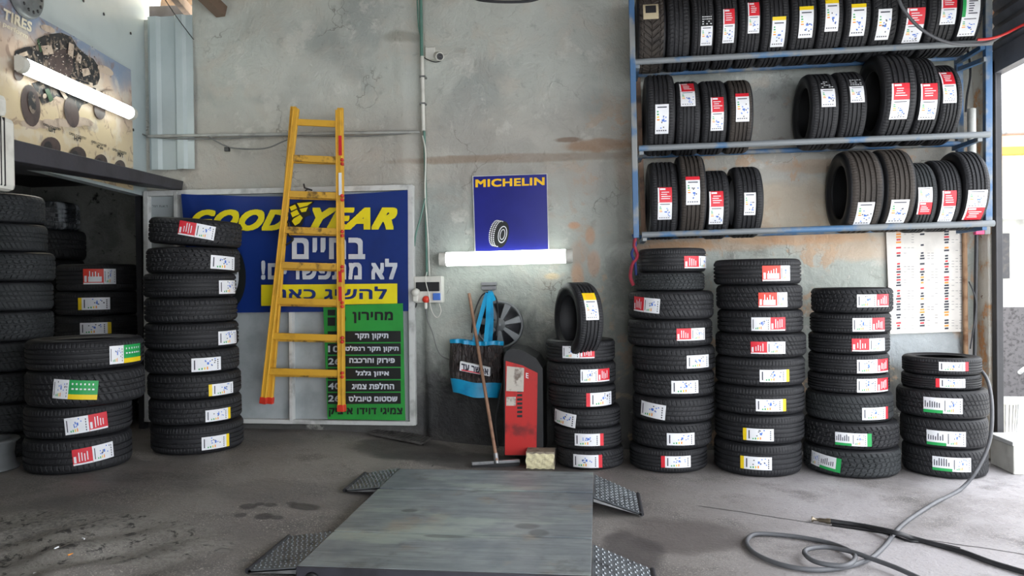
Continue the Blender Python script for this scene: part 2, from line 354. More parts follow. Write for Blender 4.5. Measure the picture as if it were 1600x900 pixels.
def text_obj(name, s, quad, mat, parent, off=(0,0,0), bold=.0, shear=0., heb=False):
    # quad: world points bottom-left, bottom-right, top-left; the lettering is fitted into it
    hb = bold
    cu = bpy.data.curves.new('t', 'FONT'); cu.body = s[::-1] if heb else s;  cu.shear = shear; cu.resolution_u = 4; cu.dimensions = '3D'; cu.space_character = 1+2.2*bold
    tmp = bpy.data.objects.new('t', cu); me0 = bpy.data.meshes.new_from_object(tmp)
    P0, P1, P2 = [Vector(q) for q in quad]; off = Vector(off); me = bpy.data.meshes.new(name); nrm = (P1-P0).cross(P2-P0).normalized()
    co = [v.co for v in me0.vertices]; mx, my = min(c_.x for c_ in co)-.1, min(c_.y for c_ in co)-.1
    hgt = max(c_.y for c_ in co)+.1-my; cs = .012 if (P2-P0).length > .06 else .02
    nx, ny = int((max(c_.x for c_ in co)+.1-mx)/cs)+1, int(hgt/cs)+1; G = np.zeros((ny, nx), bool)
    E = []
    for e in me0.edges:
        a_, b_ = sorted(e.vertices); E.append((co[a_], co[b_]) if b_ == a_+1 else (co[b_], co[a_]))     # closing edge runs back to the start
    for r in range(ny):                       # glyph outlines filled on a fine grid, so strokes never overlap
        yy = my+(r+.5)*cs+1e-5
        X = sorted((a_.x+(yy-a_.y)/(b_.y-a_.y)*(b_.x-a_.x), 1 if b_.y > a_.y else -1) for a_, b_ in E if (a_.y > yy) != (b_.y > yy)); wn = 0
        for k in range(0, len(X)-1):
            wn += X[k][1]
            if wn: G[r, max(0, int((X[k][0]-mx)/cs+.5)):max(0, int((X[k+1][0]-mx)/cs+.5))] = True
    rb = int(round(hb/cs)); H = G.copy()
    for dy in range(-rb, rb+1):
        for dx in range(-rb, rb+1):
            if True: H |= np.roll(np.roll(G, dy, 0), dx, 1)
    rows__ = np.where(H.any(1))[0]; cols__ = np.where(H.any(0))[0]; r0, r1, c0_, c1_ = rows__[0], rows__[-1]+1, cols__[0], cols__[-1]+1
    V, Fc = [], []; open_ = {}
    def W_(cx_, ry_): return tuple(P0+(P1-P0)*((cx_-c0_)/(c1_-c0_))+(P2-P0)*((ry_-r0)/(r1-r0))+off)
    def emit(a_, b_, ra, rb_):
        n_ = len(V); V.extend((W_(a_, ra), W_(b_, ra), W_(b_, rb_), W_(a_, rb_))); Fc.append((n_, n_+1, n_+2, n_+3))
    for r in range(r0, r1+1):
        runs = set()
        if r < r1:
            d_ = np.diff(np.concatenate(([0], H[r].astype(int), [0]))); runs = set(zip(np.where(d_ == 1)[0].tolist(), np.where(d_ == -1)[0].tolist()))
        for q in [q for q in open_ if q not in runs]: emit(q[0], q[1], open_.pop(q), r)
        for q in runs:
            if q not in open_: open_[q] = r
    me.from_pydata(V, [], Fc)
    me.materials.append(mat); me.update()
    o = bpy.data.objects.new(name, me); C.objects.link(o); put(o, parent)
    bpy.data.objects.remove(tmp); bpy.data.curves.remove(cu); bpy.data.meshes.remove(me0)
    return o
def qpx(x0, y0, x1, y1, Y, sl=0.):      # picture rectangle to a quad on the plane y=Y
    return (PY(x0, y1-sl*0, Y), PY(x1, y1+sl*(x1-x0), Y), PY(x0, y0, Y))

# ------------------------------------------------------------------ structure
XR = PY(1563, 700, -.24).x          # right wall plane
XL = PY(224, 400, 0).x              # left end of the plastered back wall
XC = PY(228, 200, 0).x              # corner with the upper left wall
TOP = 3.80
rnd = random.Random(4)
XJ = PY(658, 200, 0).x; XN = PY(302, 100, 0).x; ZN = PY(265, 29, 0).z
def wallbulge(x, z):
    b = .018*math.sin(x*2.1+1)*math.sin(z*1.7+.5)+.01*math.sin(x*5+z*3)+.006*math.sin(x*9-z*7)
    g = (x-XJ)/.16
    if -1 < g < 0: b -= .06*math.sin(PI*(g+1)/2)**2
    elif 0 <= g < .12: b -= .06*(1-g/.12)
    if x < -1.1: b += .035*max(0, math.sin((x+1.2)*-2.6))*math.sin(z*2.2)**2*.6
    return -.0-b*.8
mb = MB()
xe = PY(1510, 300, 0).x
mb.grid(lambda u, v: (XN+(XR-XN)*u, wallbulge(XN+(XR-XN)*u, TOP*v), TOP*v), 260, 90)
mb.grid(lambda u, v: (XL+(XN-XL)*u, wallbulge(XN, ZN*v)*min(1, u*3), ZN*v), 12, 86)
mb.box(XN, XR, .07, .22, 0, TOP); mb.box(XL, XN, .07, .22, 0, ZN); mb.box(XN, XN+.01, 0, .22, ZN, TOP)
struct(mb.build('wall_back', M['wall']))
# recess at the left: deeper block wall, side wall, ceiling
YB = 1.3
mb = MB(); mb.box(-6.2, XL+.02, YB, YB+.2, 0, 2.7); struct(mb.build('wall_recess', M['recess']))
mb = MB(); mb.box(-6.2, -6.0, -6.5, YB, 0, TOP); mb.box(XL-.02, XL+.12, .2, YB, 0, 2.6); struct(mb.build('wall_side', M['recess']))  # the far left wall is unseen, added to keep the recess dark
mb = MB(); mb.box(-6.2, XL-.02, .02, YB, 2.42, 2.5); struct(mb.build('ceiling_recess', M['black_steel']))
# upper left wall: painted sheet, follows its own line
LD = Vector((math.sin(R_(8.2)), -math.cos(R_(8.2)), 0)); L0 = Vector((XC, 0, 0)); LN = Vector((LD.y*-1, LD.x, 0)); LN = Vector((math.cos(R_(8.2)), math.sin(R_(8.2)), 0))
def PL(px, py, off=0.): return onp(px, py, L0+LN*off, LN)
def lw(s, z, off=0.): return L0+LD*s+LN*off+Vector((0,0,z))
mb = MB(); zb = 2.12
mb.hexa([lw(-.1, zb, -.08), lw(3.2, zb, -.08), lw(3.2, zb, 0), lw(-.1, zb, 0), lw(-.1, TOP, -.08), lw(3.2, TOP, -.08), lw(3.2, TOP, 0), lw(-.1, TOP, 0)])
struct(mb.build('wall_left', M['sheet']))
mb = MB()  # unseen full-height wall, added to block light and darken the recess
mb.hexa([lw(2.9, 0, -.3), lw(6.6, 0, -.3), lw(6.6, 0, 0), lw(2.9, 0, 0), lw(2.9, TOP, -.3), lw(6.6, TOP, -.3), lw(6.6, TOP, 0), lw(2.9, TOP, 0)])
struct(mb.build('wall_left_blocker', M['recess']))
# right wall: pillar, black door frame, dark ribbed lintel
p0, p1 = PY(1545, 300, -.24), PY(1563, 300, -.24)
t = NT('pillar_plaster'); n2 = t.noise(5, 8, .6); n3 = t.noise(14, 7, .65)
c = t.mix(t.mr(n2, .44, .6), lin((228, 224, 214)), lin((206, 192, 172)))
c = t.mix(t.math('MULTIPLY', t.mr(n2, .54, .6), t.mr(n3, .42, .55)), c, lin((218, 160, 108)))
c = t.mix(t.mr(n3, .66, .7), c, lin((130, 104, 84))); t.bump(n3, .5, .02); M['pillar'] = t.done(c, .8)
px0 = PY(1524, 300, -.02).x
mb = MB(); mb.box(px0, XR+.02, -.20, .24, 0, TOP); struct(mb.build('wall_pillar', M['pillar'], bevel=.01))
mb = MB(); mb.box(XR-.03, XR+.012, -.27, -.20, 0, 2.9); mb.box(XR-.005, XR+.02, -.24, .24, 0, 2.9); mb.box(XR-.04, XR-.028, -.28, -.22, 0, 2.9)
struct(mb.build('door_frame', M['black_steel'], bevel=.004))
zl = PY(1566, 108, -.3).z
mb = MB(); prof = []
z = zl
mb.box(XR-.04, XR+.04, -6.6, -.20, zl-.02, zl+.14)
k = 0
while z < TOP-.05:
    a, b = z+.14, z+.24
    mb.hexa([(XR, -6.6, a), (XR, -.2, a), (XR+.04, -.2, a), (XR+.04, -6.6, a), (XR-.03, -6.6, a+.05), (XR-.03, -.2, a+.05), (XR+.01, -.2, a+.05), (XR+.01, -6.6, a+.05)])
    mb.hexa([(XR-.03, -6.6, a+.05), (XR-.03, -.2, a+.05), (XR+.01, -.2, a+.05), (XR+.01, -6.6, a+.05), (XR, -6.6, b), (XR, -.2, b), (XR+.04, -.2, b), (XR+.04, -6.6, b)])
    z += .10
struct(mb.build('lintel_right', M['lintel_metal']))
# ceiling
mb = MB(); mb.box(-3.2, XR+.05, -6.6, .25, TOP+.12, TOP+.2); mb.box(-6.2, -3.2, -6.6, .0, TOP+.12, TOP+.2); struct(mb.build('ceiling', M['wood_old']))
mb = MB(); mb.box(XN+.25, XR, -.1, .1, TOP-.03, TOP+.14); struct(mb.build('trim_1', M['rust']))
# unseen wall added behind the camera, open at right so light favours that side
mb = MB(); mb.box(-6.2, -.4, -6.75, -6.6, 0, TOP+.2); mb.box(-.4, XR, -6.75, -6.6, 2.9, TOP+.2); struct(mb.build('wall_front_blocker', M['recess']))
# floor
mb = MB(); X0, X1, Y0, Y1 = -6.2, XR+.3, -6.6, YB
def floor_z(x, y):
    z = fh(x)
    if x < -1.6 and y < -2.3:
        a = min(1, (-1.6-x)/.8)*min(1, (-2.3-y)/.5)
        z += a*(.02*math.sin(x*9+y*5)+.015*math.sin(x*17-y*13)+.012*math.sin(x*41+y*23)*math.sin(y*37-x*11)-.01)
    return z
mb.grid(lambda u, v: (X0+(X1-X0)*u, Y0+(Y1-Y0)*v, floor_z(X0+(X1-X0)*u, Y0+(Y1-Y0)*v)), 200, 160)
struct(mb.build('floor', M['floor']))
# outside yard seen through the right opening
mb = MB(); mb.grid(lambda u, v: (XR+.25+12*u, -9+22*v, -.02), 12, 22); struct(mb.build('ground_yard', M['yard_grey']))

# ------------------------------------------------------------------ tyres
R0, W0 = .32, .20
def tread_mesh(pattern):
    mb = MB(); NA, NZ = 336, 52; hw = .0835
    def depth(a, z):
        zz = z/hw; d = 0
        if pattern == 'rib':
            for g in (-.52, -.19, .19, .52):
                if abs(zz-g) < .058: d = .010
            if abs(zz) > .62: d = max(d, .0032 if (a*84/(2*PI)+.12*zz) % 1 < .25 else 0)
            elif .25 < abs(zz) < .5: d = max(d, .0016 if (a*84/(2*PI)+.8*zz) % 1 < .25 else 0)
        elif pattern == 'three':
            for g in (-.42, 0, .42):
                if abs(zz-g) < .062: d = .010
            if abs(zz) > .5: d = max(d, .0035 if (a*58/(2*PI)+.5*zz) % 1 < .22 else 0)
            else: d = max(d, .002 if (a*58/(2*PI)-.9*zz) % 1 < .2 else 0)
        elif pattern == 'block':
            for g in (-.6, -.2, .2, .6):
                if abs(zz-g-.03*math.sin(a*30)) < .06: d = .008
            d = max(d, .007 if (a*48/(2*PI)+.9*abs(zz)) % 1 < .2 else 0)
        elif pattern == 'vee':
            if abs(zz) < .035: d = .006
            if abs(zz) > .07: d = max(d, .009 if (a*36/(2*PI)+1.5*abs(zz)) % 1 < .30 else 0)
            if abs(abs(zz)-.66) < .035: d = .008
        elif pattern == 'diag':
            for g in (-.35, .05, .4):
                if abs(zz-g) < .045: d = .008
            d = max(d, .0045 if (a*56/(2*PI)+1.3*zz) % 1 < .17 else 0)
        return d
    v, f = [], []
    zs = [-hw-.006]+[-hw+2*hw*j/NZ for j in range(NZ+1)]+[hw+.006]
    for i in range(NA):
        a = 2*PI*i/NA
        for j, z in enumerate(zs):
            if j in (0, len(zs)-1): r = R0-.022
            else:
                e = max(0, abs(z)-.062)/.0215; r = R0-.010*e*e-depth(a, z)
            v.append((r*math.cos(a), r*math.sin(a), z))
    m = len(zs)
    for i in range(NA):
        for j in range(m-1):
            a = i*m+j; b = ((i+1) % NA)*m+j; f.append((a, b, b+1, a+1))
    mb.add(v, f, 0, False); return mb
def side_mesh(sg):
    prof = [(.311,.080),(.309,.088),(.304,.0935),(.299,.094),(.297,.0965),(.286,.0985),(.284,.0995),(.265,.100),(.245,.0985),(.2445,.0965),(.236,.0945),(.234,.091),(.222,.086),(.212,.082),(.208,.077),(.210,.071),(.22,.073),(.24,.082),(.265,.086),(.285,.08),(.298,.06),(.303,.0)]
    mb = MB(); mb.lathe([(r, z*sg) for r, z in (prof if sg < 0 else prof)], 96); 
    if sg > 0: pass
    return mb
PAT = ('rib', 'three', 'block', 'vee', 'diag')
TR = {}
for p in PAT:
    m_ = tread_mesh(p)
    for k in ('rubber', 'rubber_brown', 'rubber_grey', 'foil'):
        TR[(p, k)] = m_.mesh('tread', M[k]) if (k != 'foil' or p == 'rib') else None
SD = {}
for k in ('rubber_side', 'foil'):
    SD[(1, k)] = side_mesh(1).mesh('sidewall', M[k]); SD[(-1, k)] = side_mesh(-1).mesh('sidewall', M[k])
STK = [M['paper'], M['red_print'], M['yellow_print'], M['green_print'], M['blue_print'], M['dark_print'], M['orange_print'], M['tan_paper'], M['orange_red'], M['rubber']]
SEG = {'RW': [('R', .46), ('W', .54)], 'WR': [('W', .54), ('R', .46)], 'OW': [('O', .62), ('W', .38)], 'W': [('W', 1)], 'yW': [('y', .12), ('W', .88)], 'Wy': [('W', .88), ('y', .12)],
       'rW': [('r', .13), ('W', .87)], 'Wr': [('W', .87), ('r', .13)], 'GW': [('T', .5), ('W', .5)], 'WG': [('W', .36), ('G', .64)], 'YW': [('Y', .3), ('W', .7)],
       'KW': [('K', .36), ('W', .64)], 'tan': [('t', 1)], 'gW': [('W', .36), ('T', .5), ('g', .14)], 'Wg': [('T', .45), ('W', .42), ('g', .13)]}
KINDTXT = {'RW': 'red and white sticker', 'WR': 'white and red sticker', 'OW': 'large red-framed sticker', 'W': 'plain white sticker', 'yW': 'yellow-edged white sticker', 'Wy': 'white yellow-ended sticker',
           'rW': 'red-edged white sticker', 'Wr': 'white red-ended sticker', 'GW': 'long green-lined sticker', 'WG': 'bright green sticker', 'YW': 'yellow orange sticker', 'KW': 'black and white sticker', 'tan': 'faded tan sticker',
           'gW': 'white green-cornered sticker', 'Wg': 'torn crumpled sticker', None: 'no visible sticker'}
def sticker(root, frame, R, kind, f0, f1, z0, z1, vertical, tilt, seed, off):
    # f0..f1 arc angles and z0..z1 axial range; long axis along the arc
    rn = random.Random(seed); fc, zc = (f0+f1)/2, (z0+z1)/2
    Lh, Vh = abs(f1-f0)*R/2, abs(z1-z0)/2
    ct, st = math.cos(tilt), math.sin(tilt)
    def P(u, v, h):           # u,v in 0..1
        a = (2*u-1)*Lh; b = (2*v-1)*Vh
        a, b = a*ct-b*st, a*st+b*ct
        an = fc+(a if f1 > f0 else -a)/R; zz = zc+(b if z1 > z0 else -b)
        return Vector(((R+h)*math.cos(an), (R+h)*math.sin(an), zz))+off
    def rect(mb, u0, u1, v0, v1, h, mi):
        n = max(1, int((u1-u0)*14)); v, f = [], []
        for i in range(n+1):
            u = u0+(u1-u0)*i/n; v += [P(u, v0, h), P(u, v1, h)]
        flip = (f1 > f0) == (z1 > z0)
        for i in range(n):
            q = (2*i, 2*i+2, 2*i+3, 2*i+1); f.append(q if flip else q[::-1])
        mb.add(v, f, mi)
    u = 0
    for s_, fr in SEG[kind]:
        a, b = u, u+fr; u = b; mb = MB(); X = lambda q: a+(b-a)*q
        if s_ == 'K':
            for k in range(4):
                for j in range(5):
                    if rn.random() < .8: rect(mb, X(.1+.22*k), X(.17+.22*k), .1+.17*j, .1+.17*j+.13, .0022, 0)
            mb.build('brand_label', STK, root); continue
        base = {'W': 0, 'T': 0, 'R': 1, 'r': 1, 'y': 2, 'Y': 2, 'G': 3, 'g': 3, 't': 7, 'O': 8}[s_]
        rect(mb, a, b, 0, 1, .0014, base)
        if s_ == 'W':
            rect(mb, X(.08), X(.12), .15, .85, .0022, 5)
            for k in range(5): rect(mb, X(.86), X(.9), .1+.16*k, .1+.16*k+.1, .0022, 5)
            for k in range(4):
                q = .22+.09*k; rect(mb, X(q), X(q+.045), .12, .23+.03*k, .0022, (3, 3, 2, 6)[k])
            for k in range(9):
                q, v_ = rn.uniform(.3, .78), rn.uniform(.35, .85); rect(mb, X(q), X(q+.045), v_, v_+.08, .0021+k*.00005, rn.choice((4, 4, 5)))
            rect(mb, X(.5), X(.57), .48, .66, .0027, 4)
        elif s_ == 'T':
            for k in range(7):
                q = .08+.12*k; rect(mb, X(q), X(q+.05), .35, .55+.35*rn.random(), .0022, 5)
            rect(mb, X(.0), X(1), .0, .2, .0022, 3)
        elif s_ in 'RO':
            for k in range(4):
                q = .30+.14*k; rect(mb, X(q), X(q+.05), .18+.1*rn.random(), .6+.3*rn.random(), .0022, 0)
            rect(mb, X(.06), X(.18), .15, .55, .0022, 0); rect(mb, X(.02), X(.98), .0, .1, .0022, 0)
            if s_ == 'O': rect(mb, X(.25), X(.9), .15, .5, .0024, 0)
        elif s_ == 'G':
            for k in range(6):
                q = .1+.14*k; rect(mb, X(q), X(q+.08), .5, .58, .0022, 0)
                rect(mb, X(q), X(q+.05), .75, .85, .0022, 0)
            rect(mb, X(0), X(1), 0, .26, .0022, 2)
        elif s_ == 'Y':
            for k in range(4): rect(mb, X(.2+.18*k), X(.27+.18*k), .2, .8, .0022, 6)
        elif s_ == 't': rect(mb, X(.1), X(.6), .12, .88, .0022, 5) if False else rect(mb, X(.1), X(.62), .15, .85, .0022, 9)
        mb.build('energy_label' if s_ in 'WT' else 'brand_label', STK, root)
def tyre(label, center, rot, R, W, pat='rib', col='rubber', stk=None, group=None, base=None, seed=0, tilt=0.):
    """rot: 3x3, local z is the axle. stk=(kind,x0,y0,x1,y1,vertical)"""
    center = Vector(center); base = Vector(base) if base else center-rot @ Vector((0,0,W/2))
    root = thing('tyre', label, 'tyre', (0,0,0), group)
    root.matrix_basis = Matrix.Translation(base) @ rot.to_4x4()
    off = rot.inverted() @ (center-base)
    spin = random.Random(seed).uniform(0, 6)
    foil = col == 'foil'
    for nm, me in (('tread', TR[(pat, col)]), ('sidewall', SD[(1, 'foil' if foil else 'rubber_side')]), ('sidewall', SD[(-1, 'foil' if foil else 'rubber_side')])):
        o = bpy.data.objects.new(nm, me); C.objects.link(o); o.parent = root
        o.location = off; o.scale = (R/R0, R/R0, W/W0); o.rotation_euler.z = spin
    if stk:
        kind, x0, y0, x1, y1, vert = stk
        inv = rot.inverted(); oc = inv @ (CAM-center)
        def hit(px, py):
            d = inv @ ray(px, py); A = d.x**2+d.y**2; B = 2*(oc.x*d.x+oc.y*d.y); Cc = oc.x**2+oc.y**2-R*R; D = B*B-4*A*Cc
            tt = (-B-math.sqrt(max(D, 0)))/(2*A); p = oc+d*tt
            return math.atan2(p.y, p.x), p.z
        xc, yc = (x0+x1)/2, (y0+y1)/2
        if vert: f0, f1 = hit(xc, y0)[0], hit(xc, y1)[0]; z0, z1 = hit(x0, yc)[1], hit(x1, yc)[1]
        else: f0, f1 = hit(x0, yc)[0], hit(x1, yc)[0]; z0, z1 = hit(xc, y1)[1], hit(xc, y0)[1]
        while f1-f0 > PI: f1 -= 2*PI
        while f1-f0 < -PI: f1 += 2*PI
        lim = W*.40
        if abs(z0) > lim or abs(z1) > lim:
            h = min(abs(z1-z0)/2, lim); m_ = max(-lim+h, min(lim-h, (z0+z1)/2)); sg = 1 if z1 > z0 else -1; z0, z1 = m_-h*sg, m_+h*sg
        # stickers as children in root space
        rr = MB
        class _P: pass
        before = root
        sticker_root(root, R, kind, f0, f1, z0, z1, vert, tilt, seed, off)
    return root
def sticker_root(root, R, kind, f0, f1, z0, z1, vert, tilt, seed, off):
    n0 = set(o.name for o in C.objects) if False else None
    sticker(None_parent(root), None, R, kind, f0, f1, z0, z1, vert, tilt, seed, off)
class None_parent:
    def __init__(s, r): s.r = r
def put(o, parent):
    if isinstance(parent, None_parent): o.parent = parent.r       # vertices already in the tyre's own space
    else: o.parent = parent; o.matrix_parent_inverse = parent.matrix_basis.inverted()

ORD = ['', 'second', 'third', 'fourth', 'fifth', 'sixth', 'seventh', 'eighth', 'ninth']
def ordn(i, n):
    if i == 0: return 'topmost'
    if i == n-1: return 'bottom'
    return ORD[i]+' from top'
def horiz(p): d = Vector((p.x, p.y, 0)); return d
def bearing(px, py=445):
    d = ray(px, py); return math.atan2(d.x, d.y)
def stack(desc, group, tyres, Yc=None, tops=None, cut=None):
    """tyres: (xl, xr, ytop, ybot, pattern, colour, sticker or None, tilt) from top to bottom; Yc: depth of stack axis"""
    xl, xr, _, yb = tyres[-1][:4]
    xm = (xl+xr)/2
    b0, b1 = bearing(xl, yb-15), bearing(xr, yb-15); bm, hb = (b0+b1)/2, (b1-b0)/2
    if Yc is None:
        fz = .0
        for _ in range(4):
            p = PZ(xm, yb, fz); fz = fh(p.x)
        dfront = (Vector((p.x, p.y))-CAM.xy).length
        dist = dfront/(1-.94*math.sin(hb)); Yc = CAM.y+dist*math.cos(bm)
    n = len(tyres); zs = []
    data = []
    for i, t_ in enumerate(tyres):
        xl, xr, yt, yb = t_[:4]; ym = (yt+yb)/2
        b0, b1 = bearing(xl, ym), bearing(xr, ym); bm, hb = (b0+b1)/2, (b1-b0)/2
        dist = (Yc-CAM.y)/math.cos(bm); R = dist*math.sin(hb); c = Vector((CAM.x+dist*math.sin(bm), Yc, 0))
        fr = c-Vector((math.sin(bm), math.cos(bm), 0))*R*.97
        nrm = (fr.x-CAM.x, fr.y-CAM.y, 0)
        xm = (xl+xr)/2
        zt = onp(xm, yt, fr, nrm).z; zb_ = onp(xm, yb, fr, nrm).z
        data.append([c, R, zt, zb_])
    data[-1][3] = floor_z(data[-1][0].x, data[-1][0].y)+.002
    for i in range(n-1):
        z = (data[i][3]+data[i+1][2])/2; data[i][3] = z+.0005; data[i+1][2] = z-.0005
    out = []
    for i, t_ in enumerate(tyres):
        c, R, zt, zb_ = data[i]; W = zt-zb_
        pat, col, st = t_[4], t_[5], t_[6]; tl = t_[7] if len(t_) > 7 else 0; lean = t_[8] if len(t_) > 8 else 0
        rot = Matrix.Rotation(lean, 3, 'Y') if lean else Matrix.Identity(3)
        colour = {'rubber': 'black', 'rubber_brown': 'brownish black', 'rubber_grey': 'dusty grey', 'foil': 'plastic wrapped'}[col]
        st_txt = KINDTXT[st[0] if st else None]
        lab = f'{colour} tyre with {st_txt}, {ordn(i, n)} in {desc}'
        stt = (st[0], st[1], st[2], st[3], st[4], False) if st else None
        r = tyre(lab, (c.x, c.y, (zt+zb_)/2+(abs(lean)*R*.85)), rot, R, W, pat, col, stt, group, seed=int(xl*7+zt*1000), tilt=tl)
        out.append((c, R, zt))
    return out
K = 'rubber'
stack('stack by red machine', 'tyres stacked beside the red machine', [
 (853, 961, 533, 568, 'rib', K, ('WR', 879, 541, 929, 560)), (855, 962, 568, 604, 'diag', K, ('WR', 907, 577, 952, 597)), (857, 962, 604, 639, 'rib', K, ('rW', 916, 614, 955, 635)),
 (863, 969, 639, 670, 'three', K, ('W', 867, 645, 900, 666), -.12), (866, 971, 670, 704, 'rib', K, ('Wr', 898, 678, 943, 697)), (870, 974, 704, 735, 'diag', K, ('Wr', 896, 711, 941, 731))])
TD = stack('stack under left post', 'tyres stacked under the left end of the rack', [
 (997, 1103, 387, 425, 'rib', K, ('RW', 1069, 400, 1103, 419)), (992, 1101, 425, 455, 'block', 'rubber_grey', None), (982, 1115, 455, 500, 'diag', K, ('RW', 991, 465, 1031, 488), -.08),
 (981, 1113, 500, 543, 'three', K, ('RW', 1057, 513, 1101, 532)), (988, 1117, 543, 583, 'three', K, ('W', 1073, 555, 1107, 575)), (989, 1116, 583, 622, 'diag', K, ('W', 1049, 595, 1091, 615)),
 (989, 1116, 622, 662, 'three', K, ('W', 1002, 630, 1040, 653), -.1), (988, 1112, 662, 703, 'diag', K, ('W', 1042, 677, 1085, 696)), (984, 1105, 703, 740, 'rib', K, ('rW', 1033, 713, 1079, 731))])
stack('middle stack below rack', 'tyres in the middle stack below the rack', [
 (1115, 1252, 404, 445, 'rib', K, ('OW', 1191, 415, 1234, 439)), (1119, 1254, 445, 485, 'diag', K, ('OW', 1185, 457, 1230, 480)), (1121, 1255, 485, 522, 'three', K, ('WR', 1174, 496, 1227, 517)),
 (1118, 1260, 522, 560, 'diag', K, ('RW', 1173, 534, 1227, 553)), (1118, 1258, 560, 605, 'rib', K, ('Wy', 1187, 578, 1233, 597)), (1117, 1257, 605, 650, 'rib', K, ('Wy', 1181, 624, 1228, 643)),
 (1117, 1257, 650, 695, 'rib', K, ('yW', 1161, 670, 1209, 689)), (1116, 1253, 695, 746, 'rib', K, ('yW', 1157, 714, 1206, 734))])
stack('stack beside wall chart', 'tyres in the stack left of the chart', [
 (1267, 1396, 450, 490, 'block', K, ('WR', 1339, 460, 1388, 480)), (1265, 1393, 490, 522, 'rib', K, ('WR', 1332, 497, 1382, 518)), (1263, 1391, 522, 554, 'rib', K, ('RW', 1331, 529, 1382, 549)),
 (1263, 1390, 554, 586, 'rib', K, ('WR', 1339, 562, 1387, 583)), (1262, 1391, 586, 616, 'rib', K, ('WR', 1339, 592, 1387, 613)), (1259, 1396, 616, 662, 'diag', 'rubber_grey', ('Wr', 1347, 637, 1387, 656)),
 (1256, 1405, 662, 704, 'block', K, ('Wg', 1305, 677, 1362, 697)), (1255, 1408, 704, 748, 'block', 'rubber_grey', ('gW', 1268, 711, 1314, 733), -.1)])
TG = stack('stack beside right doorway', 'tyres in the short stack by the doorway', [
 (1409, 1535, 560, 587, 'rib', K, ('Wr', 1467, 566, 1513, 580)), (1408, 1534, 587, 611, 'rib', K, ('rW', 1462, 592, 1508, 606)), (1400, 1547, 611, 655, 'diag', K, ('GW', 1443, 622, 1504, 646)),
 (1406, 1545, 655, 702, 'diag', K, ('GW', 1448, 674, 1509, 697)), (1409, 1545, 702, 748, 'diag', K, ('GW', 1457, 715, 1517, 737))])
stack('tall stack before banner', 'tyres in the tall stack before the banner', [
 (232, 378, 343, 385, 'block', K, ('RW', 279, 349, 336, 371), -.12, .07), (228, 375, 385, 426, 'block', K, ('W', 329, 400, 366, 421), -.06), (223, 369, 426, 465, 'rib', K, ('W', 342, 438, 367, 459)), (225, 371, 465, 505, 'three', K, None),
 (225, 373, 505, 547, 'rib', K, ('W', 341, 517, 369, 538)), (226, 374, 547, 585, 'diag', K, ('W', 299, 560, 345, 581)), (230, 377, 585, 625, 'three', K, ('yW', 326, 599, 364, 617)),
 (232, 378, 625, 665, 'three', K, ('Wy', 321, 641, 360, 659)), (235, 381, 665, 711, 'rib', K, ('Wy', 315, 681, 358, 701))])
TA = stack('short stack front left', 'tyres in the short front stack at left', [
 (38, 225, 532, 580, 'rib', K, ('WG', 171, 539, 219, 567)), (38, 227, 580, 636, 'diag', K, ('WG', 83, 594, 153, 624), -.1), (36, 207, 636, 686, 'rib', K, ('WR', 101, 649, 168, 675), .08), (35, 207, 686, 741, 'three', K, ('RW', 113, 697, 177, 722), .08)])
stack('shaded stack in recess', 'tyres in the shaded stack inside the recess', [
 (87, 218, 412, 455, 'rib', K, ('OW', 130, 420, 181, 444)), (86, 216, 455, 493, 'rib', K, ('yW', 122, 465, 172, 484)), (86, 216, 493, 530, 'three', K, ('Wy', 125, 504, 174, 522)),
 (87, 217, 530, 567, 'rib', K, None), (86, 216, 567, 604, 'three', K, None), (87, 218, 604, 640, 'rib', K, None), (86, 217, 640, 672, 'rib', K, None)], Yc=.22)
XS = [(71, 300, 347), (75, 347, 393), (87, 393, 440), (84, 440, 487), (85, 487, 535), (83, 535, 583), (85, 583, 632), (83, 632, 680), (84, 680, 735)]
stack('stack at left edge', 'old tyres stacked at the left edge', [
 (xr-152, xr, a, b, ('block', 'diag')[i % 2], 'rubber_grey', None) for i, (xr, a, b) in enumerate(XS)], Yc=-.95)
stack('rear stack in recess', 'tyres at the back of the recess', [
 (10, 125, 313, 358, 'rib', 'foil', None), (18, 135, 358, 405, 'diag', 'rubber', None)]+[(16, 133, 405+i*43, 448+i*43, 'rib', 'rubber', None) for i in range(6)], Yc=.85)
# small tyre standing on the stack by the red machine
ax = Vector((-math.sin(R_(66)), -math.cos(R_(66)), 0.0)).normalized()
def axle(ax_, up=Vector((0,0,1))):
    z = ax_.normalized(); x = up.cross(z).normalized(); y = z.cross(x); return Matrix((x, y, z)).transposed()
pc = PY(903, 500, -.62); Rk = .265
ztop = PY(905, 441, -.62).z
tyre('small low profile black tyre with yellow sticker standing upright on a stack', (pc.x, -.60, ztop-Rk), axle(ax), Rk, .185, 'rib', K, ('YW', 914, 458, 934, 500, True), None, base=(pc.x, -.60, ztop-2*Rk), seed=5)

# ------------------------------------------------------------------ rack and its tyres
YF, YR = -.52, -.18
rk = thing('tyre_rack', 'blue steel three level tyre rack with worn rails on upper wall', 'rack', (2.2, YF, 1.7))
def rail(x0, y0, x1, y1, Y, r=.022, mat='rail_paint'):
    a, b = PY(x0, y0, Y), PY(x1, y1, Y); m_ = MB(); m_.tube([a, b], r, 12); m_.build('rail', M[mat], rk); return a, b
FR = [rail(992, 97, 1550, 66, YF), rail(998, 232, 1546, 210, YF), rail(1003, 367, 1553, 349, YF)]
for (a, b) in FR:
    m_ = MB(); m_.tube([Vector((a.x, YR, a.z)), Vector((b.x-.04, YR, b.z))], .02, 12); m_.build('rail', M['blue_paint'], rk)
def post(xa, ya, xb, yb, Y, wd, mat):
    a, b = PY(xa, ya, Y), PY(xb, yb, Y); m_ = MB(); m_.bar(a, b, wd, wd, (0, 1, 0)); m_.build('post', M[mat], rk, bevel=.004)
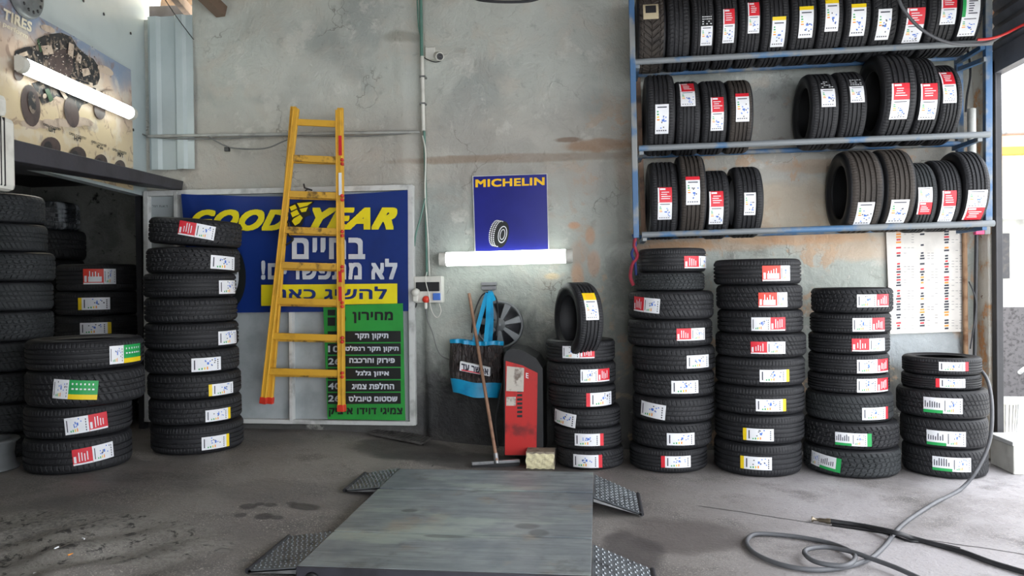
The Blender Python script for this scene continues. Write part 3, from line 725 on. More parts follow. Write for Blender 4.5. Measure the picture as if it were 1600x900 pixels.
post(986, -30, 994, 372, YF-.035, .04, 'blue_paint')
post(996, 100, 1006, 372, YR+.04, .035, 'rust_post')
post(1543, -30, 1543, 352, YF+.04, .045, 'blue_paint')
post(1497, 60, 1501, 345, YR+.045, .045, 'blue_paint')
for (a, b) in FR:
    for q in (a, b):
        m_ = MB(); m_.bar((q.x+(.02 if q is a else -.06), YF, q.z-.03), (q.x+(.02 if q is a else -.06), YR+.04, q.z-.03), .03, .03); m_.build('cross_bar', M['blue_paint'], rk)
m_ = MB(); m_.bar(PY(1541, 92, YF), PY(1500, 108, YR), .03, .03); m_.build('brace', M['blue_paint'], rk)
rows = [
 ('top', 0, [ (1043, .205, 0, 'vee', 'rubber_brown', ('tan', 1005, 7, 1029, 30)), (1081, .18, 3, 'three', K, None), (1118, .185, 2, 'rib', K, ('KW', 1096, 24, 1114, 71)), (1155, .18, -2, 'rib', K, ('RW', 1130, 14, 1148, 67)), (1191, .18, -5, 'rib', K, ('RW', 1169, 4, 1187, 52)),
   (1236, .195, -8, 'rib', K, ('yW', 1206, 26, 1227, 73)), (1279, .195, -10, 'rib', K, ('yW', 1249, 10, 1271, 59)), (1320, .19, -12, 'rib', K, ('yW', 1290, 0, 1311, 49)), (1363, .195, -14, 'rib', K, ('yW', 1330, 6, 1353, 56)), (1406, .195, -16, 'diag', K, ('W', 1371, 14, 1392, 62)),
   (1450, .19, -18, 'rib', K, ('RW', 1418, 12, 1446, 66)), (1499, .21, -20, 'rib', K, ('RW', 1472, -8, 1496, 38)), (1539, .18, -22, 'rib', K, ('GW', 1502, -5, 1529, 56))]),
 ('middle', 1, [(1056, .205, 119, 'rib', K, ('W', 1024, 163, 1045, 209)), (1096, .18, 129, 'rib', K, ('RW', 1063, 131, 1086, 166)), (1138, .19, 128, 'rib', K, ('RW', 1111, 152, 1131, 204)), (1179, .19, 127, 'rib', 'rubber_brown', ('rW', 1150, 146, 1171, 190)),
   (1313, .19, 117, 'rib', K, ('KW', 1283, 127, 1305, 167)), (1357, .19, 114, 'rib', K, ('KW', 1328, 124, 1350, 160)), (1431, .225, 87, 'rib', K, ('RW', 1393, 130, 1421, 186)), (1459, .19, 93, 'rib', K, ('RW', 1425, 131, 1451, 187)), (1497, .20, 104, 'rib', K, ('RW', 1471, 113, 1492, 161))]),
 ('bottom', 2, [(1059, .20, 254, 'rib', K, ('RW', 1028, 293, 1050, 343)), (1103, .20, 244, 'rib', 'rubber_brown', ('rW', 1072, 276, 1094, 320)), (1141, .17, 267, 'three', K, ('RW', 1108, 299, 1130, 350)), (1194, .20, 261, 'rib', K, ('W', 1163, 301, 1181, 336)),
   (1381, .235, 236, 'rib', 'rubber_brown', ('W', 1338, 316, 1364, 351)), (1431, .225, 234, 'rib', 'rubber_brown', ('W', 1390, 312, 1418, 348)), (1458, .17, 255, 'rib', 'rubber_grey', ('WR', 1426, 293, 1448, 335)), (1500, .19, 251, 'rib', K, ('RW', 1468, 298, 1490, 346)), (1548, .20, 237, 'rib', K, ('WR', 1508, 297, 1538, 343))])]
ycen = (YF+YR)/2; hs = (YR-YF)/2
for (nm, ri, ts) in rows:
    a, b = FR[ri]
    lastx = None
    for i, (xr, W, yt, pat, col, st) in enumerate(ts):
        n = len(ts)
        xf = PY(xr, 250, ycen-.27).x; xc = xf-W/2*.97
        if lastx is not None and xc-W/2 < lastx: W = max(.15, xf-lastx); xc = lastx+W/2+.004
        lastx = xc+W/2
        zr = a.z+(b.z-a.z)*(xc-a.x)/(b.x-a.x)
        px_t = xr-20; zt = PY(px_t, yt, ycen).z
        if ri == 0: zt = zr+.52+.002*i
        T = zt-zr; s = hs
        # R+railradius: circle through both rails
        rr = .021; R = .28
        for _ in range(30):
            Rz = math.sqrt(max((R+rr)**2-s*s, 1e-4)); f_ = Rz+R-T; R -= f_*.5
        zc = zr+math.sqrt(max((R+rr)**2-s*s, 1e-4))
        pos = ['leftmost', 'second from left', 'third from left', 'fourth from left'][i] if i < 4 else (['rightmost', 'second from right', 'third from right', 'fourth from right'][n-1-i] if n-1-i < 4 else ORD[i]+' from left')
        colour = {'rubber': 'black', 'rubber_brown': 'brownish black', 'rubber_grey': 'dusty grey'}[col]
        ang = R_(random.Random(i*31+ri).uniform(-.3, .3))
        axd = Vector((math.cos(ang), math.sin(ang), 0))
        stt = (*st, True) if st else None
        tyre(f'{colour} tyre with {KINDTXT[st[0] if st else None]}, {pos} on {nm} shelf', (xc, ycen, zc), axle(axd), R, W, pat, col, stt, f'tyres on the {nm} shelf of the rack', base=(xc, ycen, zc-R), seed=i*13+ri*101, tilt={(0,10):.0}.get((ri, i), 0))

# ------------------------------------------------------------------ steel panel, banner, price sign, ladder
bp = thing('sheet_panel', 'white framed grey sheet metal panel behind the ladder', 'panel', PY(440, 660, -.05))
yb = -.075
FBN = [0]
def frame_bar(ax_, ay, bx, by, wd, mat='white_metal', Y=-.07, dep=.05, nm='frame_bar'):
    FBN[0] += 1; m_ = MB(); m_.bar(PY(ax_, ay, Y), PY(bx, by, Y), wd, dep+.002*FBN[0], (0, 1, 0)); return m_.build(nm, M[mat], bp, bevel=.003)
m_ = MB(); q = [PY(233, 303, yb+.03), PY(642, 294, yb+.03), PY(646, 660, yb+.03), PY(233, 655, yb+.03)]
m_.hexa([q[3], q[2], q[2]+Vector((0,.02,0)), q[3]+Vector((0,.02,0)), q[0], q[1], q[1]+Vector((0,.02,0)), q[0]+Vector((0,.02,0))]); m_.build('sheet', M['grey_sheet'], bp)
frame_bar(228, 303, 645, 293, .045); frame_bar(642, 290, 646, 664, .05); frame_bar(228, 655, 648, 661, .035); frame_bar(230, 300, 232, 655, .04); frame_bar(456, 480, 457, 658, .03); frame_bar(277, 300, 277, 655, .03)
t1 = text_obj('lettering', 'ד.א.ת דגל', qpx(238, 320, 262, 324, yb+.025), M['sign_black'], bp, heb=True)
# banner, a loose printed sheet with folds at its top
bn = thing('banner', 'blue vinyl tyre banner with yellow and white lettering behind ladder', 'banner', PY(460, 488, yb-.03))
YBn = -.115
def ban(u, v, d=0):
    tl, tr, br, bl = PY(283, 303, YBn), PY(637, 297, YBn), PY(638, 486, YBn), PY(300, 489, YBn)
    sag = .035*math.sin(PI*u)*v**6
    p = (bl*(1-u)+br*u)*(1-v)+(tl*(1-u)+tr*u)*v
    fold = .012*v**2*(math.sin(u*26+v*3)*max(0, 1-u*1.6)+.4*math.sin(u*13))+.004*math.sin(u*7+v*5)
    return p+Vector((0, -fold-.002-d, -sag))
m_ = MB(); m_.grid(lambda u, v: ban(u, v), 90, 30); m_.grid(lambda u, v: ban(u, v)+Vector((0, .003, 0)), 90, 30); m_.build('sheet', M['banner_blue'], bn)
def ban_text(s, x0, y0, x1, y1, mat, bold=.02, shear=0, heb=False, nm='lettering'):
    o = text_obj(nm, s, qpx(x0, y0, x1, y1, YBn, 0), M[mat], bn, (0, -.024, 0), bold, shear, heb); return o
ban_text('GOOD', 300, 328, 452, 361, 'banner_yellow', .05, .45)
ban_text('YEAR', 487, 325, 622, 359, 'banner_yellow', .05, .45)
# winged foot emblem between the words
def polys(name, Y, lst, mats, parent, d=0.):
    m_ = MB()
    for i, (mi, pts) in enumerate(lst):
        P = [PY(x, y, Y)+Vector((0, -d-.0006*i, 0)) for x, y in pts]
        if (P[1]-P[0]).cross(P[2]-P[1]).y > 0: P = P[::-1]
        m_.face(P, mi)
    return m_.build(name, mats, parent)
polys('emblem', YBn, [(1, [(452, 322), (474, 314), (494, 315), (484, 326), (488, 336), (478, 340), (474, 352), (468, 358), (460, 357), (454, 346), (458, 338)]),
 (0, [(454, 324), (463, 320), (466, 326), (457, 330)]), (0, [(466, 318), (490, 316), (482, 322), (470, 325)]), (0, [(470, 327), (483, 324), (480, 331), (473, 332)]), (0, [(456, 333), (466, 328), (470, 335), (459, 340)]),
 (0, [(461, 342), (471, 336), (475, 341), (470, 349), (463, 353), (458, 346)])], [M['banner_yellow'], M['sign_black']], bn, .024)
ban_text('בחיים', 458, 372, 572, 405, 'banner_white', .04, 0, True)
ban_text('לא מתפשרים!', 410, 405, 622, 437, 'banner_white', .04, 0, True)
polys('yellow_strip', YBn, [(0, [(410, 445), (622, 443), (622, 474), (410, 478)])], [M['banner_yellow']], bn, .023)
text_obj('lettering', 'להשיג כאן', qpx(440, 448, 606, 473, YBn), M['banner_blue'], bn, (0, -.028, 0), .03, 0, True)
# printed tyre and rim at the lower left of the banner
m_ = MB(); cpt = PY(352, 432, YBn-.028)
def disc(m_, c, r0, r1, a0, a1, mi, d, n=40, sx=1.):
    for k in range(n):
        q0, q1 = a0+(a1-a0)*k/n, a0+(a1-a0)*(k+1)/n
        P = [c+Vector((r*math.cos(q)*sx, -d, r*math.sin(q))) for r, q in ((r0, q0), (r1, q0), (r1, q1), (r0, q1))]
        m_.face(P, mi)
disc(m_, cpt, .19, .29, -PI, PI, 1, 0, sx=.62); disc(m_, cpt, .04, .19, -PI, PI, 0, .001, sx=.62)
for k in range(5):
    a = k*2*PI/5+.3; disc(m_, cpt, .05, .17, a-.2, a+.2, 2, .002, 6, .62)
m_.build('printed_wheel', [M['banner_white'], M['sign_black'], M['hub_grey']], bn)
# green price sign
ps = thing('price_sign', 'green price list sign with black rows behind ladder foot', 'sign', PY(570, 658, -.14))
Yp = -.15
m_ = MB(); q = [PY(505, 478, Yp), PY(629, 474, Yp), PY(633, 657, Yp), PY(512, 655, Yp)]
m_.hexa([q[3], q[2], q[2]+Vector((0,.012,0)), q[3]+Vector((0,.012,0)), q[0], q[1], q[1]+Vector((0,.012,0)), q[0]+Vector((0,.012,0))]); m_.build('board', M['sign_green'], ps)
def ptxt(s, x0, y0, x1, y1, mat='banner_white', heb=True, bold=.03): text_obj('lettering', s, qpx(x0, y0, x1, y1, Yp), M[mat], ps, (0, -.003, 0), bold if heb else .02, 0, heb)
ptxt('מחירון', 551, 487, 614, 505, 'sign_black', bold=.04)
polys('emblem', Yp, [(0, [(512, 484), (524, 484), (524, 493), (512, 493)]), (0, [(512, 496), (524, 496), (524, 509), (512, 509)]), (0, [(526, 486), (538, 488), (541, 498), (538, 508), (526, 509)])], [M['sign_black']], ps, .002)
rows_ = [('תיקון תקר', 555, 607, ''), ('תיקון תקר רנפלט', 540, 623, '100'), ('פירוק והרכבה', 546, 617, '26'), ('איזון גלגל', 556, 608, ''), ('החלפת צמיג', 550, 616, '40'), ('שסטום טיובלס', 545, 621, '26')]
for i, (s, a, b, num) in enumerate(rows_):
    y0 = 517+i*19.3
    polys('black_row', Yp, [(0, [(512, y0+.5), (626, y0), (626.5, y0+17.4), (512.5, y0+17.8)])], [M['sign_black']], ps, .0012)
    ptxt(s, a, y0+4, b, y0+14)
    if num: ptxt(num, 513, y0+4, 514+9*len(num), y0+14, heb=False)
ptxt('צמיגי דוידו איציק', 514, 637, 629, 651, 'sign_black', bold=.04)
# ladder: yellow folded double ladder
ld = thing('ladder', 'yellow folding double ladder hung over the blue banner', 'ladder', PY(470, 640, -.25))
LR = [(463, 170, 412, 626), (529, 172, 533, 638)]
for k, (Y, dx) in enumerate(((-.245, 0), (-.19, 7))):
    for j, (xa, ya, xb, yb_) in enumerate(LR):
        if k == 1 and j == 0: xa, xb = xa-4, xb+10
        if k == 1 and j == 1: xa, xb = xa+3, xb+2
        m_ = MB(); a, b = PY(xa, ya-(3 if k else 0), Y), PY(xb, yb_, Y); m_.bar(a, b, .046, .028, (0, 1, 0))
        d = (b-a).normalized(); sd = Vector((1, 0, 0))
        for sx in (-.017, .017): m_.bar(a+sd*sx+Vector((0, -.016, 0)), b+sd*sx+Vector((0, -.016, 0)), .010, .006, (0, 1, 0))
        m_.build('side_rail', M['ladder_yellow'], ld, bevel=.002)
        m_ = MB(); m_.bar(b-d*.03, b+d*.025, .056, .04, (0, 1, 0)); m_.build('rubber_foot', M['red_plastic'], ld, bevel=.004)
ry = [193, 249, 305, 361, 416, 472, 527, 582]
for i, y in enumerate(ry):
    f_ = (y-170)/(626-170); xl = 463+(412-463)*f_+3; xr = 530
    m_ = MB(); a, b = PY(xl, y-2, -.245), PY(xr, y+1, -.245); m_.bar(a, b, .052, .022, (0, 1, 0)); m_.build('rung', M['ladder_yellow' if i in (0, 5, 6, 7) else 'ladder_worn'], ld, bevel=.003)
    if 0 < i:
        m_ = MB(); m_.bar(PY(xl+2, y+2, -.19), PY(xr+2, y+4, -.19), .045, .02, (0, 1, 0)); m_.build('rung', M['ladder_worn'], ld, bevel=.003)
        p = PY(534.5, y+4, -.265); m_ = MB()
        for dz in (-.016, .016): m_.lathe([(0, .01), (.012, .01), (.014, .004), (.014, -.012), (0, -.012)], 14, Matrix.Translation(p+Vector((0, 0, dz))) @ Matrix.Rotation(PI/2, 4, 'X'))
        m_.build('red_joint', M['red_plastic'], ld)
for (y0, y1, mt) in ((212, 243, 'red_print'), (270, 305, 'paper'), (424, 441, 'red_print'), (448, 470, 'red_print')):
    polys('rail_sticker', -.265, [(0, [(529, y0), (534, y0), (534.5, y1), (529.5, y1)])], [M[mt]], ld, .003)
m_ = MB(); a = PY(487, 297, -.10); m_.tube([a, a+Vector((0, -.10, 0)), a+Vector((0, -.15, .0)), a+Vector((0, -.165, .03))], .007, 8); m_.tube([a+Vector((.0, -.10, -.01)), a+Vector((-.0, -.13, -.02))], .006, 8)
tag(m_.build('hook', M['black_steel'], origin=a), 'black steel hook on panel top edge carrying the ladder', 'hook')
pts = [PY(x, y, -.2) for x, y in ((452, 332), (447, 342), (452, 352), (450, 366), (458, 374), (447, 383))]
m_ = MB(); m_.tube(smooth_path(pts), .008, 8); tag(m_.build('strap', M['black_plastic'], origin=pts[0]), 'black strap knotted round the left ladder rail', 'strap')

# ------------------------------------------------------------------ blue wall sign, tube lights
def tube_light(name, label, a, b, n, r=.05, capm='white_plastic', group=None):
    # a, b world end points on the mounting plane; n away from the wall
    a, b, n = Vector(a), Vector(b), Vector(n); t_ = thing(name, label, 'light', (a+b)/2, group)
    d = (b-a).normalized(); up = n.cross(d)
    L = (b-a).length
    def sec(s0, s1, rr, mat, nm, fl=False):
        m_ = MB(); v = []; N = 16
        for s_ in (s0, s1):
            for k in range(N+1):
                an = -PI/2+PI*k/N; v.append(a+d*s_+n*(.012+rr*1.0*math.cos(an))+up*rr*math.sin(an))
        m_.add(v, [(k, k+1, N+2+k, N+1+k) for k in range(N)]+[tuple(range(N, -1, -1)), tuple(range(N+1, 2*N+2)), (0, N+1, 2*N+1, N)], 0, False)
        return m_.build(nm, M[mat], t_)
    sec(0, .055, r*1.02, capm, 'end_cap'); sec(L-.055, L, r*1.02, capm, 'end_cap'); sec(.055, L-.055, r, 'tube', 'diffuser')
    m_ = MB(); m_.bar(a+n*.006, b+n*.006, r*1.7, .012, n); m_.build('base', M['white_plastic'], t_)
    return t_
tube_light('tube_light', 'lit tube light on wall under the blue square sign', PY(688, 405.5, -.05), PY(895, 400, -.05), (0, -1, 0), .056)
a, b = PL(22, 98, .06), PL(203, 178, .06)
tl = tube_light('tube_light', 'lit tube light crossing the off road poster', a, b, LN, .052)
sg = thing('wall_sign', 'square blue enamel sign with yellow lettering and printed tyre', 'sign', PY(798, 392, -.03))
Ys = -.045
m_ = MB(); q = [PY(738, 275, Ys), PY(855, 271, Ys), PY(858, 393, Ys), PY(742, 395, Ys)]
m_.hexa([q[3], q[2], q[2]+Vector((0,.02,0)), q[3]+Vector((0,.02,0)), q[0], q[1], q[1]+Vector((0,.02,0)), q[0]+Vector((0,.02,0))]); m_.build('edge', M['white_metal'], sg)
polys('board', Ys, [(0, [(739.5, 276), (854, 272.2), (856.6, 392), (743, 394)])], [M['sign_blue']], sg, .001)
text_obj('lettering', 'MICHELIN', (PY(743, 293, Ys), PY(851, 289.5, Ys), PY(743, 280.5, Ys)), M['michelin_yellow'], sg, (0, -.004, 0), .035)
# printed tyre: tilted ring with tread blocks
m_ = MB(); c0 = PY(783, 366, Ys)+Vector((0, -.003, 0)); rot = R_(-12)
def ell(r0x, r0z, r1x, r1z, mi, a0=0, a1=2*PI, cx=0, n=36, d=0.):
    for k in range(n):
        q0, q1 = a0+(a1-a0)*k/n, a0+(a1-a0)*(k+1)/n; P = []
        for rx, rz, q_ in ((r0x, r0z, q0), (r1x, r1z, q0), (r1x, r1z, q1), (r0x, r0z, q1)):
            x, z = rx*math.cos(q_)+cx, rz*math.sin(q_); P.append(c0+Vector((x*math.cos(rot)-z*math.sin(rot), -d, x*math.sin(rot)+z*math.cos(rot))))
        m_.face(P, mi)
ell(0, 0, .062, .112, 1, cx=-.03); ell(0, 0, .052, .108, 1, cx=.01, d=.0004); ell(.030, .062, .036, .070, 0, d=.001, cx=.012); ell(.016, .038, .021, .044, 0, d=.001, cx=.012)
for k in range(22):
    a = PI*.42+k*PI*1.16/22
    for j in range(3):
        ell(.040+.0*j, .1, .050, .108, 0, a, a+.10, cx=-.018-.017*j+.004, n=1, d=.0012)
m_.build('printed_tyre', [M['paper'], M['sign_black']], sg)

# ------------------------------------------------------------------ left wall: poster, hubcap, beam, wall unit
po = thing('poster', 'off road tyre poster with buggy print on left wall', 'poster', PL(120, 250, .01))
m_ = MB(); tl_, tr_ = PL(-60, -44, .012), PL(205, 109, .012); br_ = PL(208, 275, .012)
sA = (tr_-L0).dot(LD); s1 = (tl_-L0).dot(LD); z1, z0 = tr_.z, zb+.02
m_.grid(lambda u, v: lw(sA+(s1-sA)*u, z0+(z1+(tl_.z-z1)*u-z0)*v, .012+.004*math.sin(u*9+v*4)), 30, 14); m_.build('print_sheet', M['poster'], po)
def lp(name, lst, mats, d=.018):
    m_ = MB()
    for i, (mi, pts) in enumerate(lst):
        P = [PL(x, y, d+.0008*i) for x, y in pts]
        if (P[1]-P[0]).cross(P[2]-P[1]).dot(LN) < 0: P = P[::-1]
        m_.face(P, mi)
    return m_.build(name, mats, po)
def el(cx, cy, rx, ry, rot=0, n=20):
    return [(cx+rx*math.cos(a)*math.cos(rot)-ry*math.sin(a)*math.sin(rot), cy+rx*math.cos(a)*math.sin(rot)+ry*math.sin(a)*math.cos(rot)) for a in [2*PI*k/n for k in range(n)]]
lp('printed_buggy', [
 (0, [(22, 92), (24, 80), (38, 74), (57, 71), (60, 60), (72, 54), (96, 51), (112, 58), (120, 72), (132, 84), (146, 92), (155, 105), (156, 122), (152, 132), (140, 136), (118, 134), (100, 130), (80, 112), (50, 105), (30, 104)]),
 (3, el(94, 104, 20, 28, .2)), (0, [(84, 122), (150, 138), (148, 158), (128, 164), (122, 176), (112, 170), (104, 154), (88, 150), (76, 160), (66, 164), (60, 150), (50, 130)]),
 (3, el(48, 165, 15, 33, -.12)), (3, el(112, 176, 11, 24, -.2)), (3, el(156, 172, 8.5, 15, -.15)), (3, el(30, 112, 8, 14, 0)), (0, el(50, 160, 6, 18, -.12)),
 (1, [(64, 72), (80, 70), (84, 84), (68, 86)]), (1, [(108, 66), (116, 70), (114, 92), (106, 84)]), (1, [(122, 82), (128, 88), (126, 100), (119, 94)]), (1, [(128, 108), (138, 106), (142, 116), (130, 120)]), (1, [(30, 84), (42, 80), (44, 86), (32, 91)]),
 (2, [(70, 140), (76, 138), (84, 156), (78, 160)]), (2, [(58, 62), (60, 60), (66, 80), (63, 82)]), (1, [(112, 120), (145, 130), (145, 138), (112, 128)]), (1, [(92, 140), (96, 138), (106, 152), (102, 156)]), (1, el(70, 150, 3, 4)), (0, [(117, 122), (140, 129), (140, 133), (117, 126)])],
 [M['print_camo'], M['print_tan'], M['print_green'], M['printed_tyre']])
rn = random.Random(2); bits = []
for k in range(240):
    x = rn.gauss(95, 30); y = 92+.25*(x-95)+rn.gauss(0, 20)
    if not (26 < x < 154 and 56 < y < 160): continue
    r = rn.uniform(.6, 1.7); a = rn.uniform(0, 3); bits.append((rn.choice((0, 0, 1, 1, 2, 3)), [(x, y), (x+r*2*math.cos(a), y+r*2*math.sin(a)), (x+r*1.5*math.cos(a+.8), y+r*1.5*math.sin(a+.8))]))
m_ = MB()
for i_, (mi, pts) in enumerate(bits):
    P = [PL(x, y, .036+.00003*i_) for x, y in pts]
    m_.face(P if (P[1]-P[0]).cross(P[2]-P[1]).dot(LN) > 0 else P[::-1], mi)
m_.build('printed_detail', [M['print_black'], M['scuffed_paper'], M['print_tan'], M['printed_tyre']], po)
lp('printed_dust', [(0, el(30+i*17, 196-i*1.0, 15, 6, .3, 12)) for i in range(7)]+[(0, el(75, 45, 12, 5, .4, 12)), (0, el(165, 110, 14, 6, .5, 12)), (0, el(170, 150, 12, 8, .4, 12))], [M['print_tan']], .0155)
for (cx, cy, rx, ry) in ((79, 232, 16, 18), (121, 246, 14, 17), (157, 256, 11, 15), (187, 262, 9, 12)):
    lp('printed_tyre', [(0, el(cx, cy, rx, ry, .1)), (1, el(cx-rx*.3, cy+2, rx*.45, ry*.75, .1))], [M['printed_tyre'], M['print_black']])
def ltx(s, bl, br, tl, mat, bold=.01): text_obj('lettering', s, (PL(*bl, .024), PL(*br, .024), PL(*tl, .024)), M[mat], po, (0,0,0), bold)
ltx('TOYO TIRES', (-62, -4), (49, 51), (-60, -22), 'print_cream', .035)
ltx('driven to perform', (-50, 14), (43, 63), (-48, 4), 'print_cream', .012)
for s1_, s2_, x, y, ww in (('OPEN COUNTRY', 'U/T', 68, 192, 27), ('OPEN COUNTRY', 'H/T', 108, 206, 27), ('OPEN COUNTRY', 'A/T plus', 143, 219, 24), ('OPEN COUNTRY', 'M/T', 176, 231, 22)):
    k = .33; ltx(s1_, (x, y+4), (x+ww, y+4+ww*k), (x, y), 'print_black', .02)
    ltx(s2_, (x+8, y+13), (x+8+ww*.42, y+13+ww*.42*k), (x+8, y+6.5), 'print_black', .03)
for (x, y) in ((162, 22), (204, 52), (130, 1), (208, 203)):
    p = PL(x, y, .004); m_ = MB(); m_.lathe([(0, .006), (.012, .004), (.012, 0), (0, 0)], 10, Matrix.Translation(p) @ LN.to_track_quat('Z', 'Y').to_matrix().to_4x4()); 
    tag(m_.build('screw', M['black_steel'], origin=p), {162: 'dark screw in white panel above the poster middle', 204: 'dark screw in white panel near the corner', 130: 'dark screw in white panel at the picture top', 208: 'dark screw beside the poster right edge'}[x], 'screw')
hc = thing('hubcap', 'grey slotted round hubcap hung at top left above poster', 'hubcap', PL(38, -10, .02))
m_ = MB(); q = Matrix.Translation(PL(37, -10, .02)) @ LN.to_track_quat('Z', 'Y').to_matrix().to_4x4()
m_.lathe([(0, .05), (.05, .05), (.06, .04), (.135, .045), (.15, .03), (.155, 0)], 40, q); m_.build('cover', M['hub_grey'], hc)
for k in range(14):
    a = 2*PI*k/14; m_ = MB(); m_.lathe([(0, .048), (.011, .0475), (.011, .03)], 10, q @ Matrix.Translation((.112*math.cos(a), .112*math.sin(a), 0))); m_.build('slot', M['black_steel'], hc)
# dark steel beam along the recess edge
ob = .34
a_t, b_t, a_b, b_b = PL(8, 214, ob), PL(287, 283, ob), PL(8, 249, ob), PL(285, 297, ob)
a_t, a_b = a_t+(a_t-b_t)*.4, a_b+(a_b-b_b)*.4
dv = -LN*.10
m_ = MB(); m_.hexa([a_b, b_b, b_b+dv, a_b+dv, a_t, b_t, b_t+dv, a_t+dv])
tag(m_.build('steel_beam', M['beam_steel'], bevel=.006, origin=b_b), 'dark steel beam running below the off road poster', 'beam')
m_ = MB(); a1, b1, c1, d1 = b_b+dv*.5, a_b+dv*.5, a_b-LN*1.2, b_b-LN*.55
m_.hexa([a1+Vector((0,0,.0)), b1, c1+Vector((0,0,.05)), d1+Vector((0,0,.05)), a1+Vector((0,0,.04)), b1+Vector((0,0,.04)), c1+Vector((0,0,.09)), d1+Vector((0,0,.09))]); struct(m_.build('trim_2', M['black_steel']))
# black post at the recess corner
m_ = MB(); p = PY(221, 400, -.03); m_.box(p.x-.03, p.x+.02, -.06, 0, floor_z(p.x, 0), 2.2); struct(m_.build('trim_3', M['black_steel']))
# white wall unit cut by left edge
wu = thing('wall_unit', 'white rounded appliance housing cut by left picture edge', 'appliance', PL(5, 300, .4))
m_ = MB(); q0 = PL(25, 152, .42); q1 = PL(26, 300, .42); zt_, zb_ = q0.z, q1.z; s_ = (q0-L0).dot(LD)
def lbox(m_, s0, s1, o0, o1, z0, z1, mi=0):
    m_.hexa([lw(s0, z0, o1), lw(s1, z0, o1), lw(s1, z0, o0), lw(s0, z0, o0), lw(s0, z1, o1), lw(s1, z1, o1), lw(s1, z1, o0), lw(s0, z1, o0)], mi)
lbox(m_, s_, s_+.6, .0, .42, zb_, zt_-.12); o_ = m_.build('housing', M['white_plastic'], wu, bevel=.03)
m_ = MB(); lbox(m_, s_+.03, s_+.6, .02, .40, zt_-.12, zt_); m_.build('top_cover', M['white_plastic'], wu, bevel=.03)
m_ = MB(); lbox(m_, s_+.10, s_+.106, .1, .424, zb_+.02, zt_-.13); lbox(m_, s_+.13, s_+.134, .1, .424, zb_+.02, zt_-.13); m_.build('seam', M['black_plastic'], wu)

# corrugated sheet patch in the upper left corner
m_ = MB(); prof = [(232, 0), (237, -.035), (247, -.035), (252, 0), (273, 0), (278, -.05), (288, -.05), (292, -.01), (302, -.005)]
zt_, zb_ = PY(265, 27, 0).z, PY(265, 266, 0).z
v = []
for (x, d) in prof:
    X = PY(x, 150, -.03).x; d *= .6; v += [(X, -.025+d, zb_), (X, -.025+d, zt_), (X, -.02+d, zb_), (X, -.02+d, zt_)]
f = []
for i in range(len(prof)-1):
    a = 4*i; f += [(a, a+4, a+5, a+1), (a+2, a+3, a+7, a+6), (a, a+2, a+6, a+4), (a+1, a+5, a+7, a+3)]
f += [(0, 1, 3, 2), (4*len(prof)-4, 4*len(prof)-2, 4*len(prof)-1, 4*len(prof)-3)]
m_.add(v, f, 0)
tag(m_.build('corrugated_sheet', M['sheet'], origin=PY(265, 265, 0)), 'pale corrugated metal sheet fixed in upper left wall corner', 'metal sheet')
# roof timbers and clear sheet seen through the gap over the corner
t = NT('clear_sheet'); tb = t.n('ShaderNodeBsdfTranslucent'); tb.inputs[0].default_value = (.95, .86, .66, 1)
t.L(tb.outputs[0], t.t.nodes['Material Output'].inputs[0]); M['clear'] = t.m
m_ = MB(); m_.grid(lambda u, v: (-5.2+2.2*u, .0+1.6*v, TOP+.22+.012*math.sin(u*130)), 130, 2); tag(m_.build('roof_sheet', M['clear'], origin=(-4.1, .8, TOP+.2)), 'glowing cream translucent roof sheet in the upper left corner gap', 'roof sheet')
def timber(nm, a, b, w_, h_, mat, lab, cat='beam', group=None):
    m_ = MB(); m_.bar(a, b, w_, h_); tag(m_.build(nm, M[mat], bevel=.004, origin=a), lab, cat, group)
timber('rafter', PY(296, -30, -.40), PY(347, 19, -.03), .09, .10, 'wood_old', 'brown roof rafter ending on the wall beside the corner gap')
timber('rafter', PY(262, -20, -.2), PY(300, 24, .35), .06, .09, 'wood_old', 'dark slanting rafter inside the corner gap')
timber('rafter', PY(196, -8, .12), PY(216, 22, .12), .05, .06, 'wood_old', 'short timber at the left end of the corner gap')
timber('batten', PY(205, 21, .30), PY(302, 18, .30), .06, .10, 'beam_steel', 'dark roof batten closing the bottom of the corner gap')
timber('roof_board', PY(252, 4, .45), PY(304, 8, .45), .03, .16, 'wood_old', 'dark board behind the rafters in the corner gap')
m_ = MB(); P = smooth_path([PY(255, -5, -.1), PY(275, 25, -.08), PY(298, 56, -.06), PY(303, 62, -.05)]); m_.tube(P, .004, 6); tag(m_.build('wire', M['black_steel'], origin=P[0]), 'thin dark wire from the roof gap to the plaster crack', 'wire')

# ------------------------------------------------------------------ pipes, camera, electrics
def cable(name, pts, r, mat, label, cat='cable', n=8, group=None, seg=6):
    P = smooth_path(pts, seg); m_ = MB(); m_.tube(P, r, n); return tag(m_.build(name, M[mat], origin=P[0]), label, cat, group)
Yw = -.065
cable('conduit', [PY(232, 213, Yw), PY(656, 206, Yw)], .013, 'conduit', 'grey conduit running across the wall above the banner', 'pipe')
cable('cable', [PY(x, y, Yw) for x, y in ((205, 185), (228, 212), (330, 217), (430, 212), (560, 213), (650, 207))], .006, 'cable_grey', 'thin grey cable sagging under the long wall conduit', 'cable')
cable('cable', [PY(x, y, Yw-.01) for x, y in ((325, 213), (340, 222), (352, 228), (362, 231), (390, 233), (418, 231), (440, 222), (460, 214))], .006, 'cable_grey', 'short grey cable loop left of the ladder top', 'cable')
m_ = MB(); p = PY(355, 231, Yw-.01); m_.box(p.x-.02, p.x+.02, p.y-.015, p.y+.015, p.z-.03, p.z+.005); tag(m_.build('cable_clip', M['black_plastic'], bevel=.003, origin=p), 'black clip on the short cable loop', 'clip')
cable('conduit', [PY(659.5, 88, Yw), PY(661.5, 204, Yw)], .016, 'white_plastic', 'white vertical conduit below the security camera', 'pipe')
